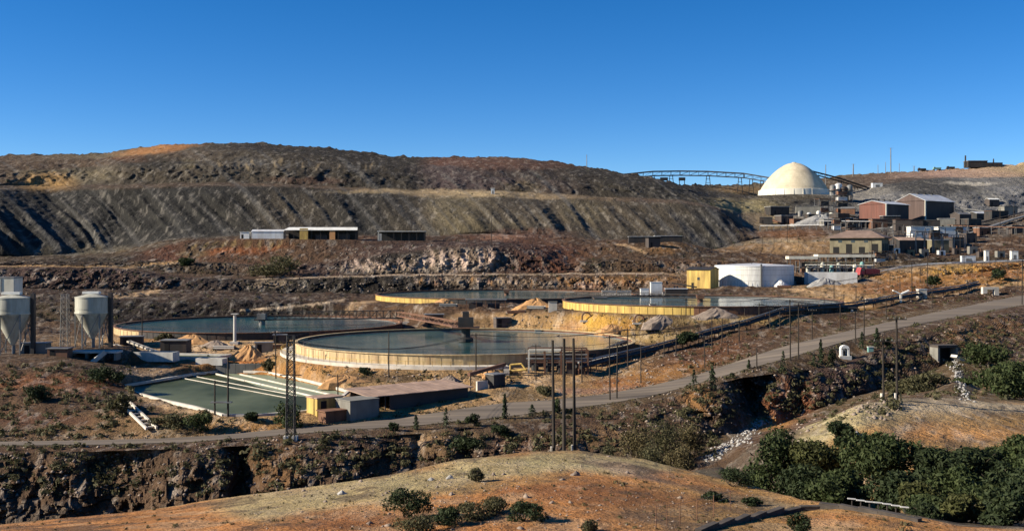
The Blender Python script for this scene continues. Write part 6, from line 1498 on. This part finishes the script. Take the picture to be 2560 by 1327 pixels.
# loose pipes and junk in the yard
G = "rusty pipe stacks about the yard"
SPL = [(700, 262, .3), (640, 262, -.2), (560, 262, .1), (1290, 300, .2), (1340, 305, -.3), (1440, 232, .5), (1500, 236, .4), (1120, 325, 0), (1010, 330, .2), (1590, 240, .6), (2180, 310, .5), (2060, 312, .2), (1960, 405, 0)]
SP = [q[0] for q in SPL]
for k, (px, D, rz_) in enumerate(SPL):
    b = on(px, D); t = thing("pipe_stack", f"{nth(px, SP)} stack of pipes from the left in the plant yard", "pipes", b, rz_, G)
    for j, (yy, zz) in enumerate([(-.5, .25), (0, .25), (.5, .25), (-.25, .68), (.25, .68)]):
        MB().tube((-2.4 - .2 * (j % 2), yy, zz), (2.4 + .3 * (j % 3), yy, zz), .24, .24, 8).build("pipe", M[('rust', 'steel', 'conc')[(j + k) % 3]], t)
for k, (px, D, w_, h_, rz_, mt, lab) in enumerate([(660, 258, 4, 2.2, .2, 'block', "small grey pump hut between the two near thickeners"), (700, 268, 3, 1.8, .1, 'darkwall', "dark pump box right of the small grey pump hut"), (1085, 300, 5, 2.6, .1, 'rust', "rusty valve house behind the near thickener"), (1255, 296, 4, 2.0, .3, 'darkwall', "dark box at the near thickener's back rim"), (90, 226, 5, 2.0, .1, 'block', "low block hut between the silos"), (150, 222, 4, 1.4, 0, 'rust', "low rusty box before the lattice mast"), (330, 262, 5, 2.4, .2, 'dark', "dark low shed above the inclined chutes"), (440, 256, 6, 2.6, 0, 'dark', "dark low shed before the left thickener's sandy bank"), (1500, 330, 4, 1.8, .1, 'rust', "rusty box between the far tanks")]):
    hut(0, 0, w_, w_ * .7, h_, rz_, lab, mt, 'steel', base=on(px, D), name="pump_hut", doors=1)
# pond kerb and dividers
t = thing("pond_kerb", "pale concrete kerb around the green settling pond", "kerb", (POND[0].x, POND[0].y, -24.75)); O_ = t.location.copy()
for k in range(len(POND)):
    a = POND[k] - O_; c = POND[(k + 1) % len(POND)] - O_
    MB().bar((a.x, a.y, .0 + .006 * (k % 2)), (c.x, c.y, .0 + .006 * (k % 2)), .55 + .02 * (k % 2), .5).build("kerb_panel", M['conc'], t)
def pond_pt(px, py, dz=0):
    p = P(px, py, -POND_Z * F / (py - HY)); return Vector((p.x, p.y, POND_Z + dz))
sw = MB(); sp = [pond_pt(*q, .05) for q in [(565, 934), (670, 938), (770, 959), (868, 985), (840, 1000), (742, 990), (640, 965)]]
sw.add(sp, [tuple(range(len(sp)))]); o = sw.build("pond_water_shallow", mat_water("pale_pond_water", (.20, .225, .15), (.30, .32, .23), .5, .06, .01)); o["kind"] = "structure"
o.data.materials[0].node_tree.nodes['Principled BSDF'].inputs['Specular IOR Level'].default_value = .12
for lab, a, c in [("concrete divider wall nearest the retaining wall in the pond", (600, 937), (835, 990)), ("concrete divider wall in the pond's pale middle", (540, 936), (790, 994))]:
    A = pond_pt(*a); B = pond_pt(*c); t = thing("divider_wall", lab, "wall", A)
    for k in range(6):
        p = (B - A) * (k / 6); q = (B - A) * ((k + 1) / 6 - .004); MB().bar((p.x, p.y, .05), (q.x, q.y, .05), .3, .5).build("wall_panel", M['conc'], t)
# ------------------------------------------------------------------ trees
G = "trees of the right foreground grove"
tree(1945, 96, 1068, 224, "broad green tree at the left end of the right grove", seed=11, n=7500, group=G, clumps=16)
tree(2040, 94, 1095, 177, "rounded green tree second from the grove's left end", mat='leafwarm', seed=12, n=6500, group=G)
tree(2098, 104, 1052, 94, "narrow dark tree rising above the grove", mat='leafdark', seed=13, n=2600, group=G, clumps=8)
tree(2205, 88, 1088, 224, "tall dome-shaped tree in the middle of the grove", seed=14, n=7500, group=G, clumps=16)
tree(2130, 82, 1165, 153, "low green tree in front of the grove's middle gap", seed=15, n=5200, group=G)
tree(2325, 86, 1122, 177, "dark tree right of the dome-shaped tree", mat='leafdark', seed=16, n=6500, group=G)
tree(2430, 88, 1112, 200, "wide dark tree third from the right photo edge", mat='leafdark', seed=17, n=7000, group=G)
tree(2545, 90, 1080, 177, "tall green tree at the right photo edge above the grove", seed=18, n=7000, group=G)
tree(2350, 68, 1238, 177, "small rounded tree in the grove's front right", seed=19, n=5200, leaf=.15, group=G)
tree(2470, 70, 1205, 200, "green tree right of the small rounded front tree", seed=20, n=6500, leaf=.16, group=G)
tree(2570, 69, 1180, 200, "dark tree at the lower right photo corner", mat='leafdark', seed=21, n=6500, leaf=.16, group=G)
tree(2245, 76, 1180, 153, "mid-height tree before the dome-shaped tree", mat='leafdark', seed=22, n=5200, leaf=.17, group=G)
for k, (px, D, top, w_, mt, lab) in enumerate([(2318, 62, 1255, 110, 'leafdark', "dark low tree at the wall's right end"), (2415, 63, 1225, 130, 'leaf', "green front tree under the grove at lower right"), (2515, 61, 1215, 140, 'leafdark', "dark front tree near the lower right corner"), (2400, 76, 1158, 150, 'leaf', "green tree filling the grove's right middle"), (2505, 79, 1135, 160, 'leafdark', "dark tree filling the grove behind the corner trees"), (2290, 72, 1205, 120, 'leaf', "green tree between dome-shaped tree and front tree"), (2010, 86, 1150, 150, 'leafdark', "dark low tree under the grove's left end"), (2070, 80, 1185, 130, 'leaf', "green low tree left of the middle gap"), (2585, 80, 1120, 140, 'leaf', "green tree cut by the right photo edge")]):
    tree(px, D, top, w_, lab, mat='leafwarm' if k % 4 == 1 else mt, seed=70 + k, n=5200, leaf=.17, group=G, low=.04)
tree(2535, 150, 905, 250, "large green tree on the far bank at the right edge", seed=23, n=6500, leaf=.3)
tree(2470, 205, 858, 170, "bushy green tree above the stony stream", mat='leaf', seed=24, n=2400, leaf=.32)
tree(2312, 168, 932, 153, "olive bushy tree behind the right hill crest", mat='leafscrub', seed=25, n=3200, leaf=.26)
tree(2412, 172, 945, 82, "small green tree right of the stony stream", seed=26, n=1800, leaf=.26)
tree(2250, 176, 952, 106, "olive tree left of the bushy tree behind the crest", mat='leafscrub', seed=27, n=2000, leaf=.26)
G = "dry trees in the ravine"
for k, (px, D, top, w_, lab) in enumerate([(1520, 134, 1080, 90, "leftmost dry olive tree in the ravine"), (1590, 140, 1050, 120, "dry tree second from left in the ravine"), (1660, 146, 1035, 140, "tallest dry brown tree in the ravine"), (1735, 150, 1050, 110, "dry tree left of the white stream stones"), (1625, 128, 1100, 120, "low dry tree in front of the tallest ravine tree"), (1705, 126, 1110, 100, "low dry tree nearest the white stream stones")]):
    tree(px, D, top, w_, lab, "dry_tree", 'leafdry' if k % 2 else 'leafscrub', 2600, .17, 40 + k, .05, G)
tree(1890, 104, 1160, 94, "dark bush at the left foot of the grove", "broadleaf_tree", 'leafdark', 1600, .16, 50)
# small conifers along the haul road
cons = [(885, 1083, 1063, 16), (985, 1076, 1048, 18), (1040, 1073, 1030, 24), (1115, 1069, 1020, 26), (1185, 1064, 1028, 34), (1262, 1046, 985, 16), (1330, 1042, 1008, 36), (1392, 1032, 985, 18), (1735, 978, 922, 30), (1781, 973, 912, 30), (1830, 957, 922, 20), (1872, 952, 902, 22), (1925, 941, 914, 28), (1958, 934, 868, 20), (2035, 914, 888, 24), (2052, 909, 848, 20), (2078, 909, 862, 22), (2155, 872, 822, 24), (2192, 872, 818, 34), (2216, 870, 840, 24)]
ordn = ["first", "second", "third", "fourth", "fifth", "sixth", "seventh", "eighth", "ninth", "tenth", "eleventh", "twelfth", "thirteenth", "fourteenth", "fifteenth", "sixteenth", "seventeenth", "eighteenth", "nineteenth", "twentieth"]
for k, (px, py, top, w_) in enumerate(cons):
    lab = f"{ordn[k]} small dark tree from the left along the haul road"
    if k % 3 == 1 and k != 13:
        b_ = hit(px, py); tree(px, b_.y, top + 4, w_ * 1.5, lab, "roadside_tree", 'leafdark', 500, .2, 60 + k, .03, "small trees along the haul road", clumps=6)
    else:
        conifer(px, py, top + random.uniform(-4, 8), w_ * random.uniform(1.0, 1.7), lab, 60 + k, "small trees along the haul road", random.choice((260, 420, 520)))
# shrubs
sh = [(1010, 1292, 1212, 112, 'leafdark', 1500, "large dark shrub on the orange foreground slope"), (1312, 1302, 1250, 92, 'leafdark', 1200, "rounded dark shrub right of the foreground shrub band"), (1040, 1330, 1285, 110, 'leafscrub', 1100, "leftmost shrub of the foreground band"), (1120, 1312, 1264, 100, 'leafdark', 1100, "second shrub of the foreground band"), (1185, 1296, 1250, 90, 'leafscrub', 900, "third shrub of the foreground band"), (1245, 1282, 1238, 80, 'leafscrub', 900, "rightmost shrub of the foreground band"),
 (1188, 1203, 1165, 56, 'leafscrub', 500, "small grey tussock near the foreground crest"), (1475, 1330, 1292, 50, 'leafscrub', 500, "small shrub at the bottom photo edge"), (1790, 1253, 1226, 60, 'leafdark', 420, "dark low shrub left of the wire fence"), (1885, 1262, 1238, 50, 'leafdark', 420, "dark low shrub above the stepped wall"), (1998, 1335, 1272, 50, 'leafdark', 900, "dark upright shrub below the curved stone wall"), (1830, 1215, 1165, 90, 'leafdark', 800, "dark shrub at the left foot of the grove"),
 (492, 1082, 1030, 76, 'leaf', 900, "round green shrub by the road at the left"), (425, 1068, 1035, 100, 'leafscrub', 800, "low olive shrubs left of the round green shrub"), (305, 1030, 985, 70, 'leafscrub', 700, "shrub at the left corner of the green pond"), (95, 1000, 962, 60, 'leafdark', 600, "dark shrub on the brown slope at far left"), (720, 1066, 1012, 70, 'leaf', 900, "green shrub behind the lattice tower foot"), (625, 1052, 1030, 36, 'leafdark', 400, "small dark shrub on the pond's near shore"),
 (265, 960, 915, 90, 'leafdark', 900, "dark shrub mass left of the white-walled basin"), (410, 850, 832, 40, 'leafscrub', 400, "small shrub below the left thickener's sandy wall"), (672, 925, 895, 40, 'leafscrub', 400, "olive shrub right of the orange sand heap"), (1720, 868, 828, 60, 'leafdark', 700, "dark shrub on the slope below the pipe rack"), (2330, 712, 690, 40, 'leafdark', 400, "dark shrub on the orange slope"), (2490, 700, 672, 44, 'leafdark', 400, "dark shrub at the right end of the orange cut"),
 (700, 690, 640, 130, 'leafscrub', 900, "large dark shrub below the terrace bank"), (460, 664, 645, 50, 'leafdark', 500, "dark shrub at the end of the tan bench track"), (1250, 1090, 1062, 60, 'leafdark', 500, "dark shrub on the ravine rim below the road"), (1160, 1130, 1092, 90, 'leafdark', 700, "dark shrub on the rocky ravine face"), (910, 935, 918, 30, 'leafdark', 250, "small dark shrub below the near thickener's apron"), (1360, 985, 966, 50, 'leafscrub', 400, "olive shrub inside the road bend")]
for k, (px, py, top, w_, mt, n_, lab) in enumerate(sh):
    D_ = hit(px, py).y
    f_ = 1.3 if py > 1180 else 1.1
    shrub(px, py, py - (py - top) * (1.02 if py > 1180 else 1.1), w_ * (f_ + .1), lab, mt, int(n_ * 1.6), max(.06, .0014 * D_), 100 + k)
# ------------------------------------------------------------------ scrub, stones
def pick(n, boxes, seed):
    r = random.Random(seed); out = []
    tot = sum(b[4] for b in boxes)
    for b in boxes:
        for _ in range(int(n * b[4] / tot)):
            p = hit(r.uniform(b[0], b[1]), r.uniform(b[2], b[3]))
            if p is not None:
                out.append(p)
    return out
r = random.Random(5)
def clear(p):
    for (x, y, R, wz, g) in THK:
        if math.hypot(p.x - x, p.y - y) < R + 4.5:
            return False
    if float(poly_sd(np.array([p.x]), np.array([p.y]), POND)[0]) < 1.2:
        return False
    px = 1280 + p.x / p.y * F
    d0 = np.interp(px, pxs, cd[9]); d1 = np.interp(px, pxs, cd[10])
    return not (d0 - .8 < p.y < d1 + .8)
near = [p for p in pick(320, [(620, 1800, 1135, 1327, 3), (1800, 2400, 1230, 1327, 1), (0, 620, 1250, 1327, 1)], 1) if clear(p)]
scatter_tufts("dry_grass_tufts", "low dry tufts scattered over the foreground hill", "grass", near, [r.uniform(.06, .2) * (1 + .8 * (r.random() < .1)) for _ in near], M['leafdry'], 20, 3)
rav = [p for p in pick(1500, [(0, 1400, 1085, 1240, 5), (1350, 1800, 1000, 1150, 2), (1700, 2250, 905, 1060, 3), (2200, 2560, 790, 1000, 3), (0, 330, 910, 1090, 2)], 2) if clear(p) and p.y > 112]
scatter_tufts("ravine_scrub", "dry scrub clinging to the ravine slopes and road bank", "scrub", rav, [r.uniform(.3, 1.1) for _ in rav], M['leafscrub'], 20, 4)
yard = [p for p in pick(2000, [(250, 1300, 840, 1060, 3), (1250, 2560, 640, 900, 5), (0, 900, 640, 800, 3)], 3) if clear(p)]
scatter_tufts("yard_scrub", "sparse dark scrub over the yard and slopes", "scrub", yard, [r.uniform(.3, .9) for _ in yard], M['leafscrub'], 16, 5)
edge = []
for k in range(900):
    px = r.uniform(-100, 2560); c_ = 9 if k % 2 else 10
    d_ = float(np.interp(px, pxs, cd[c_])) + (-1 if c_ == 9 else 1) * abs(r.gauss(0, .7)); edge.append(on(px, d_))
scatter_tufts("verge_grass", "dry weeds along both edges of the haul road", "grass", edge, [r.uniform(.08, .4) for _ in edge], M['leafdry'], 14, 15)
scatter_rocks("verge_stones", "stones and dirt clods along the haul road's edges", "stones", edge[::2], [r.uniform(.06, .22) for _ in edge[::2]], M['rockm'], 16)
hil = pick(350, [(0, 1700, 362, 470, 4), (0, 1900, 470, 640, 2), (300, 1700, 600, 700, 3), (1750, 2560, 440, 660, 3)], 4)
scatter_tufts("hill_scrub", "distant dark bushes dotted over the dump and hills", "scrub", hil, [r.uniform(.4, 1.3) for _ in hil], M['leafdark'], 12, 6)
fr = [p for p in pick(900, [(620, 1900, 1130, 1327, 3), (700, 1300, 1150, 1240, 2)], 5) if clear(p)]
scatter_rocks("foreground_stones", "loose stones strewn over the foreground hill", "stones", fr, [r.uniform(.03, .1) * (1 + 1.6 * (r.random() < .06)) for _ in fr], M['rockm'], 7)
cr = [p for p in pick(1300, [(0, 1400, 1090, 1240, 4), (1550, 2250, 920, 1090, 4), (2200, 2560, 800, 960, 1)], 6) if clear(p) and p.y > 112]
scatter_rocks("ravine_rocks", "broken rocks on the ravine cliff below the road", "rocks", cr, [r.uniform(.08, .38) for _ in cr], M['rockm'], 8)
def along(path, w, n, seed):
    q = random.Random(seed); o = []
    for _ in range(n):
        k = q.randrange(len(path) - 1); t_ = q.random(); a, c = path[k], path[k + 1]
        o.append(hit(a[0] + (c[0] - a[0]) * t_ + q.gauss(0, w), a[1] + (c[1] - a[1]) * t_ + q.gauss(0, w * .45)))
    return o
st_ = along([(1775, 1148), (1805, 1122), (1850, 1100), (1890, 1062), (1925, 1050)], 10, 260, 9) + along([(2425, 1000), (2400, 960), (2392, 925), (2380, 898)], 7, 170, 10)
scatter_rocks("stream_stones", "white water-worn stones in the stream bed", "stones", st_, [r.uniform(.08, .36) for _ in st_], M['whiterock'], 9)
yr = [p for p in pick(1100, [(280, 480, 915, 965, 1), (640, 1280, 880, 960, 2), (1270, 1700, 785, 840, 2), (2100, 2560, 660, 760, 3), (1500, 1900, 850, 960, 2)], 11) if clear(p)]
scatter_rocks("yard_rubble", "rubble lying about the plant yard", "rubble", yr, [r.uniform(.1, .4) for _ in yr], M['rockm'], 12)
pr = [p for p in pick(450, [(850, 1350, 615, 690, 3), (600, 1650, 685, 730, 3), (0, 330, 675, 740, 1)], 13)]
scatter_rocks("pit_wall_rocks", "pale blocks on the terraced pit wall", "rocks", pr, [r.uniform(.3, .8) for _ in pr], M['rockm'], 14)
# larger boulders one can pick out on the foreground hill
for k, (px, py, s_, lab) in enumerate([(1125, 1196, .3, "pale upright boulder near the foreground crest"), (1078, 1200, .24, "smaller pale boulder left of the upright one"), (855, 1235, .3, "pale boulder on the straw turf at the left"), (1440, 1188, .35, "dark boulder in the middle of the foreground hill"), (2140, 1085, .4, "pale boulder above the grove on the right hill"), (1780, 1248, .4, "dark boulder among the low shrubs left of the fence")]):
    b = hit(px, py); rr = np.random.default_rng(k + 3); m = MB(); n = 9
    vs = []
    for zi, q in enumerate((1.0, .95, .6, .1)):
        for i in range(n):
            a = 6.283 * i / n; j = q * (1 + rr.uniform(-.22, .22)); vs.append((math.cos(a) * j * s_, math.sin(a) * j * s_ * .8, (zi / 3 * 1.1 - .2) * s_))
    fs = [(z * n + i, z * n + (i + 1) % n, (z + 1) * n + (i + 1) % n, (z + 1) * n + i) for z in range(3) for i in range(n)] + [tuple(range(3 * n, 4 * n))]
    tag(m.add(vs, fs).build("boulder", M['rockm'] if 'dark' in lab else M['whiterock'], None, b), lab, "boulder")
